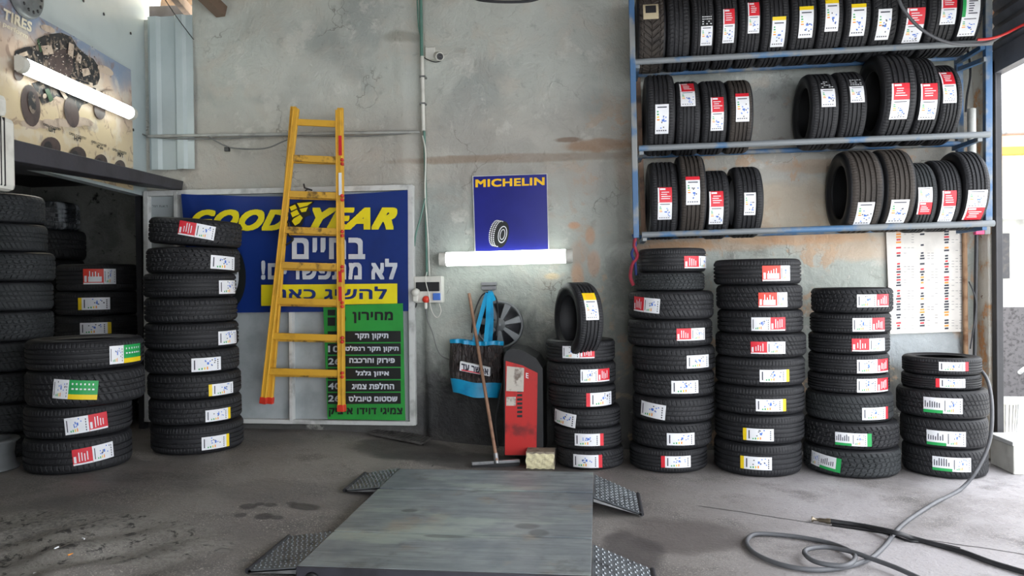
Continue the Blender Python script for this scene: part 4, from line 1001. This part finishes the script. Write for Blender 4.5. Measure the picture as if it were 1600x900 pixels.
cable('pipe', [PY(657, -20, Yw), PY(659, 90, Yw)], .014, 'green_pipe', 'green pipe running up the wall beside the camera', 'pipe')
cable('pipe', [PY(663, 205, Yw+.01), PY(665, 310, Yw+.01), PY(667, 430, Yw)], .010, 'green_pipe', 'green painted pipe running down to the socket box', 'pipe')
cable('cable', [PY(x, y, Yw) for x, y in ((660, 212), (665, 240), (664, 300), (668, 360), (671, 432))], .006, 'white_plastic', 'thin white cable dropping to the socket box', 'cable')
cable('cable', [PY(x, y, Yw) for x, y in ((664, 310), (657, 340), (650, 365), (647, 385))], .008, 'green_pipe', 'green cable curving off to the panel edge', 'cable')
cable('cable', [PY(x, y, Yw) for x, y in ((652, 0), (654, 40), (658, 60))], .006, 'green_pipe', 'thin green cable beside the green pipe top', 'cable')
for (y, l) in ((120, 'upper'), (162, 'lower')):
    m_ = MB(); p = PY(660.5, y, Yw); m_.box(p.x-.024, p.x+.024, p.y-.02, 0, p.z-.006, p.z+.006); tag(m_.build('pipe_clip', M['cable_grey'], origin=p), f'{l} grey clip on white vertical conduit', 'clip')
sc_ = thing('security_camera', 'small white wall camera with dark lens', 'camera', PY(672, 83, 0))
m_ = MB(); a, b = PY(664, 74, -.05), PY(680, 91, -.05); m_.box(a.x, b.x, -.05, -.0, b.z, a.z); m_.build('junction_box', M['white_plastic'], sc_, bevel=.006)
p = PY(685, 88, -.06); m_ = MB(); q = Matrix.Translation(p) @ Matrix.Rotation(R_(110), 4, 'X') @ Matrix.Rotation(R_(25), 4, 'Y')
m_.lathe([(0, -.06), (.03, -.06), (.034, -.04), (.034, .05), (.03, .055), (.026, .05)], 24, q); m_.build('barrel', M['white_plastic'], sc_)
m_ = MB(); m_.lathe([(.027, .052), (.02, .056), (.012, .048), (0, .05)], 20, q); m_.build('lens', M['black_plastic'], sc_)
cable('cable', [PY(x, y, -.055) for x, y in ((663, 90), (668, 93), (680, 97), (689, 95))], .004, 'black_plastic', 'black lead looping under the security camera', 'cable')
eb = thing('socket_box', 'white electrical socket box with dark cover and blue socket', 'socket box', PY(668, 475, 0))
Ye = -.10
a, b = PY(646, 432, Ye), PY(691, 473, Ye); m_ = MB(); m_.box(a.x, b.x, Ye, 0, b.z, a.z); m_.build('housing', M['white_plastic'], eb, bevel=.008)
a, b = PY(650, 441, Ye), PY(687, 455, Ye); m_ = MB(); m_.box(a.x, b.x, Ye-.012, Ye, b.z, a.z); m_.build('breaker_cover', M['black_plastic'], eb, bevel=.004)
a, b = PY(677, 458, Ye), PY(688.5, 469, Ye); m_ = MB(); m_.box(a.x, b.x, Ye-.02, Ye, b.z, a.z); m_.build('blue_socket', M['blue_print'], eb, bevel=.004)
p = PY(666, 468, Ye); m_ = MB(); m_.lathe([(0, .035), (.02, .035), (.028, .02), (.03, 0), (0, 0)], 20, Matrix.Translation(p) @ Matrix.Rotation(PI/2, 4, 'X')); m_.build('red_socket', M['red_plastic'], eb)
m_ = MB(); m_.lathe([(.012, 0), (.014, -.03), (.01, -.05)], 14, Matrix.Translation(p+Vector((0, -.02, -.025)))); m_.build('plug', M['white_plastic'], eb)
dp = thing('plug_adapter', 'round white plug adapter at left of the socket box', 'plug', PY(650, 475, Ye))
p = PY(650, 457, Ye-.02); m_ = MB(); m_.lathe([(0, .05), (.022, .05), (.024, .045), (.03, .04), (.034, 0), (.03, -.01), (0, -.01)], 28, Matrix.Translation(p) @ Matrix.Rotation(PI/2, 4, 'X')); m_.build('dial', M['white_plastic'], dp)
m_ = MB(); m_.box(p.x-.022, p.x+.022, Ye-.05, Ye-.0, p.z-.075, p.z-.02); m_.build('body', M['white_plastic'], dp, bevel=.008)
cable('cable', [PY(x, y, Ye-.03) for x, y in ((667, 425), (665, 438), (670, 460), (673, 480), (678, 492), (684, 496), (689, 486), (686, 474))], .0035, 'white_plastic', 'white lead looped in front of the socket box', 'cable')
cable('cable', [PY(x, y, -.08) for x, y in ((665, 478), (668, 500), (676, 520), (683, 545), (690, 556), (702, 562))], .005, 'cable_grey', 'brownish lead from the red socket towards the bag', 'cable')
cable('cable', [PY(x, y, -.06) for x, y in ((651, 471), (650, 478), (646, 484))], .006, 'black_plastic', 'short black lead under the plug adapter', 'cable')

# ------------------------------------------------------------------ hook, bag, hubcap, squeegee, red machine, block
wh = thing('wall_bracket', 'small grey metal bracket on wall holding the bag', 'bracket', PY(764, 450, 0))
m_ = MB(); a, b = PY(752, 441, -.04), PY(776, 446, -.04); m_.box(a.x, b.x, -.06, 0, b.z, a.z); a, b = PY(752, 447, -.04), PY(775, 453, -.04); m_.box(a.x, b.x, -.05, 0, b.z, a.z); m_.build('plate', M['galv'], wh, bevel=.003)
m_ = MB(); a = PY(763, 455, -.03); m_.tube([a, a+Vector((0, -.05, -.02)), a+Vector((0, -.07, .0))], .008, 8); m_.build('peg', M['black_steel'], wh)
hb_ = thing('hubcap', 'grey seven spoke wheel cover on wall behind blue bag strap', 'hubcap', PY(783, 545, 0))
cpt = PY(781, 507, -.03); q = Matrix.Translation(cpt) @ Matrix.Rotation(PI/2, 4, 'X')
m_ = MB(); m_.lathe([(.172, .0), (.19, .0), (.196, .012), (.192, .026), (.178, .03), (.172, .02)], 56, q, close=True); m_.build('rim', M['hub_grey'], hb_)
m_ = MB(); m_.lathe([(0, .055), (.02, .055), (.024, .045), (.046, .045), (.055, .03), (.055, .0)], 32, q); m_.build('hub', M['hub_grey'], hb_)
m_ = MB(); m_.lathe([(.0, -.01), (.18, -.01), (.18, -.004), (0, -.004)], 40, q); m_.build('back_disc', M['black_steel'], hb_)
for k in range(7):
    a = 2*PI*k/7+.25; m_ = MB(); mm = q @ Matrix.Rotation(a, 4, 'Z')
    v = [mm @ Vector(p_) for p_ in [(.045, -.018, .0), (.185, -.038, .0), (.185, .038, .0), (.045, .018, .0), (.045, -.014, .042), (.185, -.030, .028), (.185, .030, .028), (.045, .014, .042)]]
    m_.hexa(v); m_.build('spoke', M['hub_grey'], hb_, bevel=.004)
bg_ = thing('shopping_bag', 'black crinkled bag with blue straps and blue base on wall', 'bag', PY(745, 625, -.2))
hk = PY(763, 457, -.09)
def bagp(u, v, side):   # u across, v up
    tl_, tr_, bl_, br_ = PY(703, 532, -.17), PY(787, 536, -.17), PY(708, 612, -.17), PY(778, 622, -.17)
    bulge = .085*math.sin(PI*min(1, max(0, u)))**.6*(.45+.55*(1-v))
    p = (bl_*(1-u)+br_*u)*(1-v)+(tl_*(1-u)+tr_*u)*v
    w_ = (.010*math.sin(u*31+v*2)*v+.006*math.sin(u*17-v*7)*v+.005*math.sin(u*47+v*11)*v)*min(1, max(.15, v*2-.3))
    wd = 1+.09*math.sin(PI*min(1, v*1.1)); c_ = (bl_+br_)/2
    p.x = c_.x+(p.x-c_.x)*wd
    return p+Vector((0, side*(bulge+.006)+w_*(1 if side < 0 else .3), .006*math.sin(u*9)))
m_ = MB()
for sd in (-1, 1): m_.grid(lambda u, v: bagp(u, .26+.74*v, sd), 44, 24)
m_.build('body', M['bag_black'], bg_)
m_ = MB()
for sd in (-1, 1): m_.grid(lambda u, v: bagp(u, .27*v, sd)+Vector((0, .002*sd, 0)), 44, 8)
m_.grid(lambda u, v: bagp(u, 0, -1)*(1-v)+bagp(u, 0, 1)*v, 44, 2)
m_.build('blue_base', M['bag_blue'], bg_)
m_ = MB()
for sd in (-1, 1): m_.grid(lambda u, v: bagp(u, .95+.07*v, sd)+Vector((0, .004*sd, 0)), 44, 2)
m_.build('blue_hem', M['bag_blue'], bg_)
for (x0, xm, x1, Yd) in ((741, 752, 766, -.20), (757, 768, 775, -.235)):
    m_ = MB()
    pts_ = smooth_path([PY(x0 if x0 == 741 else 757, 534, Yd), PY((x0+763)/2-1, 495, Yd+.05), hk, PY(768, 490, Yd+.06) , PY(x1, 534, Yd+.09)] if x0 == 741 else [PY(759, 534, Yd), PY(762, 500, Yd+.05), hk+Vector((.01, 0, 0)), PY(772, 470, -.12)], 8)
    for i in range(len(pts_)-1): m_.bar(pts_[i], pts_[i+1]+(pts_[i+1]-pts_[i])*.05, .034, .004, (0, 1, .1))
    m_.build('strap', M['bag_blue'], bg_)
m_ = MB(); m_.tube(smooth_path([PY(737, 520, -.13), PY(741, 490, -.1), PY(752, 463, -.07), hk+Vector((0, .02, 0)), PY(775, 466, -.07), PY(778, 490, -.1), PY(776, 525, -.13)]), .006, 8); m_.build('cord', M['black_plastic'], bg_)
def bag_q(x0, y0, x1, y1, Y, sl): return (PY(x0, y1, Y), PY(x1, y1+sl, Y), PY(x0, y0, Y))
m_ = MB(); Yt = -.305; P = [PY(718, 579, Yt), PY(765, 588, Yt), PY(766, 575, Yt), PY(719, 565, Yt)]
m_.hexa([P[0], P[1], P[1]+Vector((0,.05,0)), P[0]+Vector((0,.05,0)), P[3], P[2], P[2]+Vector((0,.05,0)), P[3]+Vector((0,.05,0))]); m_.build('printed_patch', M['paper'], bg_)
text_obj('lettering', 'אפשר עד', (PY(721, 577, Yt), PY(763, 586, Yt), PY(721, 567.5, Yt)), M['dark_print'], bg_, (0, -.003, 0), .04, 0, True)
m_ = MB(); m_.face([PY(721, 579, Yt-.002), PY(750, 584.5, Yt-.002), PY(750, 582.5, Yt-.002), PY(721, 577, Yt-.002)]); m_.build('red_line', M['red_print'], bg_)
sq = thing('floor_squeegee', 'floor squeegee with long wooden handle leaning on the wall', 'squeegee', PZ(774, 722, .02))
bt = PZ(776, 720, .05); tp = PY(733, 459, -.03)
m_ = MB(); m_.tube([bt, tp], .013, 12); m_.build('handle', M['wood_handle'], sq)
m_ = MB(); m_.tube([bt+Vector((0, 0, -.02)), bt+(tp-bt)*.04], .018, 12); m_.build('socket', M['galv'], sq)
a, b = PZ(737, 728, .02), PZ(812, 723, .02); m_ = MB(); m_.bar(a+Vector((0,0,.012)), b+Vector((0,0,.012)), .03, .03); m_.build('head', M['galv'], sq, bevel=.003)
m_ = MB(); m_.bar(a+Vector((0,-.015,-.005)), b+Vector((0,-.015,-.005)), .008, .026); m_.build('blade', M['black_plastic'], sq)
# red machine: narrow cabinet with rounded black hood
rm = thing('red_machine', 'narrow red workshop machine with black hood and torn paper label', 'machine', PZ(818, 712, 0))
Ym = -.52
a = PY(787, 712, Ym); xl_, xr_ = PY(787, 600, Ym).x, PY(849, 600, Ym).x
def outline(Y, ins=0.):
    return [PY(x, y, Y) for x, y in ((788+ins, 712-ins), (787+ins, 560), (791+ins, 549+ins), (800, 545+ins), (818, 548+ins), (838-ins*.5, 560+ins), (848-ins, 576+ins), (849-ins, 712-ins))]
fr = outline(Ym); fr = [Vector((p.x, Ym, max(p.z, .005))) for p in fr]; bk = [Vector((p.x, Ym+.40, p.z)) for p in fr]
m_ = MB(); n = len(fr); m_.face(fr); m_.face(bk[::-1])
for i in range(n): m_.face([fr[i], bk[i], bk[(i+1) % n], fr[(i+1) % n]][::-1])
m_.build('housing', M['black_plastic'], rm, bevel=.01)
m_ = MB(); P = [PY(x, y, Ym-.012) for x, y in ((789, 711), (838, 711), (840, 583), (816, 571), (790, 564))]
B = [p+Vector((0, .014, 0)) for p in P]; m_.face(P)
for i in range(5): m_.face([P[i], B[i], B[(i+1) % 5], P[(i+1) % 5]][::-1])
m_.build('red_panel', M['red_panel'], rm)
m_ = MB(); m_.face([PY(x, y, Ym-.014) for x, y in ((791, 611), (818, 612), (819, 575), (792, 572))]); m_.build('paper_label', M['scuffed_paper'], rm)
m_ = MB(); m_.face([PY(x, y, Ym-.0135) for x, y in ((791, 634), (806, 634), (806, 620), (791, 620))]); m_.build('scuff', M['scuffed_paper'], rm)
text_obj('lettering', 'E', (PY(822, 590, Ym), PY(826, 591, Ym), PY(822, 582, Ym)), M['paper'], rm, (0, -.014, 0), .02)
m_ = MB()
for k in range(7): m_.face([PY(x, y, Ym-.0135) for x, y in ((808, 652-k*6.5), (816, 652-k*6.5), (816, 648-k*6.5), (808, 648.5-k*6.5))], 0)
m_.build('worn_marking', M['sign_black'], rm)
cable('cable', [PY(x, y, -.4) for x, y in ((778, 700), (774, 660), (779, 630), (785, 600))], .006, 'black_plastic', 'black lead beside the red machine', 'cable')
m_ = MB(); p = PZ(844, 733, 0); p2 = PZ(822, 733, 0); p3 = PZ(866, 733, 0)
m_.grid(lambda u, v: (p2.x+(p3.x-p2.x)*u+.004*math.sin(v*9), p.y+.004*math.sin(u*19+v*13), .002+.108*v+.004*math.sin(u*23)), 14, 8, 0)
m_.box(p2.x, p3.x, p.y+.004, p.y+.15, .002, .122, 1)
tag(m_.build('concrete_block', [M['block_stone'], M['block_edge']], origin=p), 'broken pale stone block on floor before the red machine', 'block')
# drain grate + steel channel near the wall
gr = thing('drain_grate', 'dark slatted drain grate in floor by the wall', 'grate', PZ(628, 698, .02))
a, b = PZ(585, 691, .03), PZ(664, 700, .02); 
for k in range(16):
    f_ = k/15; p = a+(b-a)*f_; z = floor_z(p.x, p.y)+.028
    m_ = MB(); m_.bar((p.x, p.y-.10, z), (p.x+.03, p.y+.10, z), .022, .012); m_.build('slat', M['grate'], gr)
for dy in (-.1, .1):
    m_ = MB(); m_.bar((a.x, a.y+dy, floor_z(a.x, a.y)+.024), (b.x, b.y+dy, floor_z(b.x, b.y)+.024), .015, .016); m_.build('edge_bar', M['grate'], gr)
m_ = MB(); m_.bar(PZ(668, 732, .012), PZ(690, 702, .012), .06, .02); m_.bar(PZ(675, 732, .02), PZ(697, 702, .02), .012, .03)
tag(m_.build('steel_channel', M['grate'], origin=PZ(680, 715, 0)), 'narrow steel channel running from platform to wall', 'channel')

# ------------------------------------------------------------------ lift platform
HZ = .12
fl, fr_, nl, nr = PZ(622, 730, HZ), PZ(930, 740, HZ), PZ(470, 885, HZ), PZ(919, 897, HZ)
xa, xb = (fl.x+nl.x)/2, (fr_.x+nr.x)/2; ya, yb2 = (fl.y+fr_.y)/2, (nl.y+nr.y)/2
lf = thing('lift_platform', 'low steel car lift platform in the middle of floor', 'car lift', ((xa+xb)/2, (ya+yb2)/2, 0))
s1y, s2y = PZ(700, 765, HZ).y, PZ(520, 830, HZ).y
for i, (y0, y1, dz) in enumerate(((s1y+.018, ya, 0), (s2y+.008, s1y-.018, 0), (yb2, s2y-.008, 0))):
    m_ = MB(); m_.box(xa, xb, y0, y1, HZ-.012, HZ+dz); m_.build('deck_plate', M['deck'], lf, bevel=.002)
m_ = MB(); m_.box(xa+.01, xb-.01, yb2+.01, ya-.01, .005, HZ-.06); m_.build('frame', M['black_steel'], lf)
m_ = MB(); m_.box(xa, xb, yb2-.012, yb2-.001, .01, HZ-.002); m_.build('front_plate', M['beam_steel'], lf)
m_ = MB(); p = Vector((xa+.07, yb2-.012, .065)); m_.lathe([(0, .012), (.03, .012), (.034, .0), (0, 0)], 24, Matrix.Translation(p) @ Matrix.Rotation(PI/2, 4, 'X')); m_.build('round_plug', M['black_plastic'], lf)
for sg_, y0, y1, tz in ((-1, fl.y, PZ(594, 760, HZ).y, .25), (-1, PZ(520, 829, HZ).y, nl.y, .1), (1, PZ(933, 740, HZ).y, PZ(931, 775, HZ).y, .35), (1, PZ(922, 849, HZ).y, nr.y-.04, .2)):
    x0 = xa if sg_ < 0 else xb; wd = .27 if sg_ > 0 else .22; x0 += sg_*.004
    L_ = abs(y1-y0); tp_ = tz*L_
    y0_, y1_ = max(y0, y1), min(y0, y1)
    fz0 = floor_z(x0+sg_*wd, y0)+.004
    def fp(u, v, h):    # u outwards, v along
        yy0 = y0_-tp_*u*(.6); yy1 = y1_+tp_*u*.0
        z = (HZ-.004)*(1-u)+(fz0+.022)*u
        return Vector((x0+sg_*wd*u, yy0+(yy1-yy0)*v, z+h))
    m_ = MB(); P = [fp(0,1,-.012), fp(1,1,-.012), fp(1,0,-.012), fp(0,0,-.012), fp(0,1,0), fp(1,1,0), fp(1,0,0), fp(0,0,0)]
    if sg_ < 0: P = [P[1], P[0], P[3], P[2], P[5], P[4], P[7], P[6]]
    m_.hexa(P)
    nu, nv = 9, max(6, int(L_/.03))
    for i in range(nu):
        for j in range(nv):
            u0, v0 = (i+.15+.3*(j % 2))/nu*.95+.01, (j+.2)/nv; u1, v1 = u0+.55/nu, v0+.5/nv
            if u1 > 1: continue
            c4 = [fp(u0, (v0+v1)/2, .0005), fp((u0+u1)/2, v0, .0005), fp(u1, (v0+v1)/2, .0005), fp((u0+u1)/2, v1, .0005)]; tpz = fp((u0+u1)/2, (v0+v1)/2, .007)
            for k in range(4): m_.face([c4[k], c4[(k+1) % 4], tpz] if sg_ > 0 else [c4[(k+1) % 4], c4[k], tpz])
    fo = m_.build('ramp_flap', M['flap_plate'], lf)
    m_ = MB(); m_.tube([fp(1, -.0, -.004), fp(1, 1.0, -.004)], .014, 10); m_.build('flap_roller', M['black_steel'], fo)
    m_ = MB(); P = [fp(0, 1, -.03), fp(.98, 1, -.012), fp(.98, 1, -.006), fp(0, 1, -.006)]; Q = [p+Vector((0, .012, 0)) for p in P]
    for q_ in ([P[0], P[1], P[2], P[3]], [Q[3], Q[2], Q[1], Q[0]], [P[0], Q[0], Q[1], P[1]]): m_.face(q_)
    m_.build('flap_edge', M['galv'], fo)

# ------------------------------------------------------------------ hoses
zf = .014
h1 = [PY(1524, 575, -.30), PY(1534, 580, -.55), PY(1545, 600, -.80), PY(1550, 640, -.97), PY(1546, 690, -.99), PY(1526, 735, -1.02)]
h1 += [PZ(x, y, zf+(.01 if i in (16, 17, 24) else 0)) for i, (x, y) in enumerate([(1500, 765), (1460, 786), (1420, 812), (1400, 830), (1385, 850), (1365, 869), (1345, 879), (1310, 888), (1265, 890), (1220, 882), (1182, 866), (1167, 850), (1172, 838), (1190, 834), (1240, 838), (1290, 847), (1320, 857), (1336, 868)])]
h1 += [PZ(x, y, zf+.018) for x, y in [(1330, 880), (1310, 884), (1275, 878), (1258, 866), (1262, 858), (1290, 855), (1330, 862), (1362, 873), (1400, 887), (1440, 905)]]
cable('air_hose', h1, .0115, 'hose_grey', 'grey air hose looping on floor from the doorway stack', 'hose', 10)
h2 = [PZ(x, y, zf+(.026 if 1380 < x < 1420 else 0)) for x, y in ((1296, 814), (1350, 822), (1398, 832), (1430, 842), (1500, 861), (1550, 879), (1600, 894), (1660, 912))]
hs_ = thing('air_hose', 'black air hose with metal nozzle lying right of the grey loops', 'hose', h2[0])
P = smooth_path(h2, 6); m_ = MB(); m_.tube(P, .013, 10); m_.build('tube', M['hose_black'], hs_)
a = PZ(1298, 814.5, zf); b = PZ(1268, 811, zf); m_ = MB(); m_.tube([a, a+(b-a)*.2, a+(b-a)*.25, a+(b-a)*.6, a+(b-a)*.65, b+(a-b)*.12, b+(a-b)*.1, b], [.015, .015, .011, .011, .008, .008, .014, .014], 10); m_.build('nozzle', M['brass'], hs_)
cable('cord', [PZ(x, y, .006) for x, y in ((1300, 820), (1380, 832), (1420, 845), (1455, 847), (1500, 857))], .006, 'black_plastic', 'thin black cord beside the black hose', 'cord')
cable('air_hose', [PY(x, y, -.75) for x, y in ((1400, -15), (1412, 15), (1440, 46), (1480, 66), (1520, 69), (1545, 66), (1560, 58))]+[PY(1572, 50, -.75)], .011, 'hose_grey', 'grey hose hanging in a curve before top shelf', 'hose')
cable('air_hose', [PY(x, y, -.78) for x, y in ((1527, 62), (1548, 60), (1570, 53), (1600, 38), (1640, 20))], .009, 'red_hose', 'red hose crossing the ribbed lintel at top right', 'hose')
cable('cable', [PY(x, y, -.06) for x, y in ((1511, 75), (1515, 95), (1516, 120), (1511, 150), (1509, 175))], .008, 'hose_black', 'black cable on pillar behind the rack brace', 'cable')
cable('cable', [PY(x, y, -1.2) for x, y in ((732, -8), (750, 0), (790, 3), (830, 1), (856, -8))], .01, 'hose_black', 'black cable sagging at the picture top centre', 'cable')
for (pts_, r, mt, lb) in (([(994, 366), (991, 384), (996, 400), (988, 414), (985, 432), (990, 446)], .013, 'red_cloth', 'dark red cloth strip hanging from the left rack post'), ([(989, 366), (993, 382), (987, 396), (992, 410), (994, 430)], .010, 'navy_cloth', 'navy cloth strip hanging from the left rack post')):
    cable('cloth_strip', [PY(x, y, YF-.03) for x, y in pts_], r, mt, lb, 'cloth')

# ------------------------------------------------------------------ chart and pipes at the pillar
ch = thing('wall_chart', 'white chart board with columns of tiny coloured marks', 'chart', PY(1445, 522, -.03))
Yc_ = -.03
m_ = MB(); q = [PY(1384, 345, Yc_), PY(1506, 345, Yc_), PY(1507, 518, Yc_), PY(1391, 522, Yc_)]
m_.hexa([q[3], q[2], q[2]+Vector((0,.012,0)), q[3]+Vector((0,.012,0)), q[0], q[1], q[1]+Vector((0,.012,0)), q[0]+Vector((0,.012,0))]); m_.build('board', M['chart_board'], ch)
m_ = MB(); rn = random.Random(3)
for cxx in (1404, 1441, 1479):
    y = 356
    while y < 514:
        if rn.random() < .8:
            wv = rn.uniform(2, 4); m_.face([PY(cxx-wv, y+3.2, Yc_-.001), PY(cxx+wv, y+2.8, Yc_-.001), PY(cxx+wv, y, Yc_-.001), PY(cxx-wv, y+.6, Yc_-.001)], rn.choice((0, 0, 1, 2, 0)))
            for kk in range(3):
                if rn.random() < .5: xx = cxx+8+kk*6; m_.face([PY(xx, y+2, Yc_-.001), PY(xx+4, y+2, Yc_-.001), PY(xx+4, y+1.4, Yc_-.001), PY(xx, y+1.4, Yc_-.001)], 3)
        y += 4.2
m_.build('marks', [M['dark_print'], M['red_print'], M['orange_print'], M['cable_grey']], ch)
cable('pipe', [PY(1507, 350, -.05), PY(1509, 560, -.05)], .018, 'rust', 'rusty pipe along the chart right edge', 'pipe')
cable('pipe', [PY(1518, 170, -.23), PY(1519, 345, -.23)], .03, 'conduit', 'wide grey pipe on pillar behind the rack', 'pipe')
cable('pipe', [PY(1526, 355, -.24), PY(1523, 560, -.24)], .014, 'hose_black', 'dark pipe running down the pillar', 'pipe')
cable('rod', [PY(1514, 440, -.24), PY(1525, 475, -.26), PY(1516, 545, -.24)], .005, 'black_steel', 'thin bent rod tied to the pillar pipe', 'rod')
m_ = MB(); p = PY(1534, 360, -.26); m_.box(p.x-.05, p.x+.01, p.y-.02, p.y+.02, p.z-.03, p.z+.03, 0); m_.box(p.x+.01, p.x+.05, p.y-.02, p.y+.02, p.z-.03, p.z+.03, 1)
tag(m_.build('junction_box', [M['pink_tape'], M['cable_grey']], bevel=.004, origin=p), 'small grey box with pink tape under the bottom rail', 'box')

# ------------------------------------------------------------------ left floor: wheel rim piece
m_ = MB(); p = PZ(2, 742, .1)
rl = thing('wheel_rim', 'grey dented wheel rim on floor at left picture edge', 'rim', (p.x-.1, p.y, floor_z(p.x, p.y)))
m_.lathe([(.14, .20), (.185, .20), (.19, .19), (.165, .17), (.155, .10), (.165, .03), (.19, .01), (.185, 0), (.16, 0), (.145, .04), (.14, .2)], 48, Matrix.Translation((p.x-.12, p.y+.02, floor_z(p.x, p.y)+.002))); m_.build('barrel', M['hub_grey'], rl)
rn = random.Random(9)
for k, (x, y) in enumerate(((85, 866), (106, 866), (52, 888), (132, 846))):
    p = PZ(x, y, .14); m_ = MB(); a = rn.uniform(0, 3); z = floor_z(p.x, p.y)+.006
    m_.tube([(p.x, p.y, z), (p.x+.022*math.cos(a), p.y+.022*math.sin(a), z)], .0035, 8); tag(m_.build('cigarette_butt', M['orange_print' if k == 1 else 'paper'], origin=p), ('white stub on rough floor, middle of the lower left litter', 'orange brown stub right beside the white stub', 'small white stub lowest in the left corner', 'tiny white stub furthest right in lower left corner')[k], 'litter', 'litter stubs at lower left')

# ------------------------------------------------------------------ yard beyond the doorway
yd = thing('yard_building', 'cream walled building beyond the doorway on the right', 'building', (5.5, 3.0, 0))
Yd = 3.0
m_ = MB(); za, zb2, zc2 = PY(1585, 205, Yd).z, PY(1585, 240, Yd).z, PY(1585, 335, Yd).z
m_.box(3.3, 9, Yd, Yd+.3, zc2, za); m_.build('upper_wall', M['cream_wall'], yd)
m_ = MB(); m_.box(3.3, 9, Yd-.25, Yd+.3, zc2-.06, zc2+.02); m_.build('ledge', M['white_metal'], yd)
m_ = MB(); z5 = PY(1585, 480, Yd).z; m_.box(3.3, 9, Yd, Yd+.3, z5, zc2-.06); m_.build('lower_wall', M['yard_grey'], yd)
m_ = MB(); m_.box(3.3, 9, Yd-.02, Yd+.3, -.02, z5); m_.build('base_wall', M['yard_dark'], yd)
m_ = MB(); pts_ = [PY(1500, 215, Yd-.1), PY(1560, 206, Yd-.1), PY(1640, 204, Yd-.1), PY(1720, 212, Yd-.1)]; m_.tube(smooth_path(pts_), .05, 12); m_.build('arched_gutter', M['galv'], yd)
m_ = MB(); m_.box(3.3, 9, Yd-.12, Yd, zb2-.02, zb2+.06); m_.build('light_band', M['orange_print'], yd)
m_ = MB(); a, b = PY(1558, 365, Yd-.02), PY(1577, 435, Yd-.02); m_.box(a.x, b.x, Yd-.03, Yd, b.z, a.z, 0)
tag(m_.build('wall_poster', [M['print_black']], origin=b), 'dark poster on the building wall beyond the doorway', 'poster')
bn_ = thing('wire_bin', 'pale ribbed waste bin beyond the doorway', 'bin', PZ(1577, 694, 0))
p = PZ(1577, 694, 0); m_ = MB(); hgt = 1.35*0+PY(1577, 628, p.y).z
m_.lathe([(0, .0), (.085, 0), (.09, .01), (.11, hgt-.02), (.118, hgt-.02), (.118, hgt), (.105, hgt), (.085, .02)], 32, Matrix.Translation((p.x, p.y+.1, 0))); m_.build('drum', M['white_plastic'], bn_)
m_ = MB()
for k in range(24):
    a = 2*PI*k/24; c_, s_ = math.cos(a), math.sin(a); m_.tube([(p.x+.09*c_, p.y+.1+.09*s_, .02), (p.x+.112*c_, p.y+.1+.112*s_, hgt-.02)], .004, 5)
m_.build('ribs', M['galv'], bn_)
bx = thing('crate', 'white lidded box on floor at the right doorway edge', 'box', PZ(1595, 742, 0))
p = PZ(1584, 742, 0); z = PY(1584, 690, p.y).z
m_ = MB(); m_.box(p.x, p.x+.4, p.y, p.y+.3, 0, z-.03); m_.build('box_body', M['white_plastic'], bx, bevel=.008)
m_ = MB(); m_.box(p.x-.012, p.x+.412, p.y-.012, p.y+.312, z-.03, z); m_.build('lid', M['white_metal'], bx, bevel=.006)
cable('cable', [Vector((4.0, 1.6, .42)), Vector((4.15, 1.7, .46)), Vector((4.4, 1.7, .4)), Vector((4.8, 1.7, .42))], .02, 'galv', 'grey coiled pipe on dark ledge beyond the doorway', 'pipe')
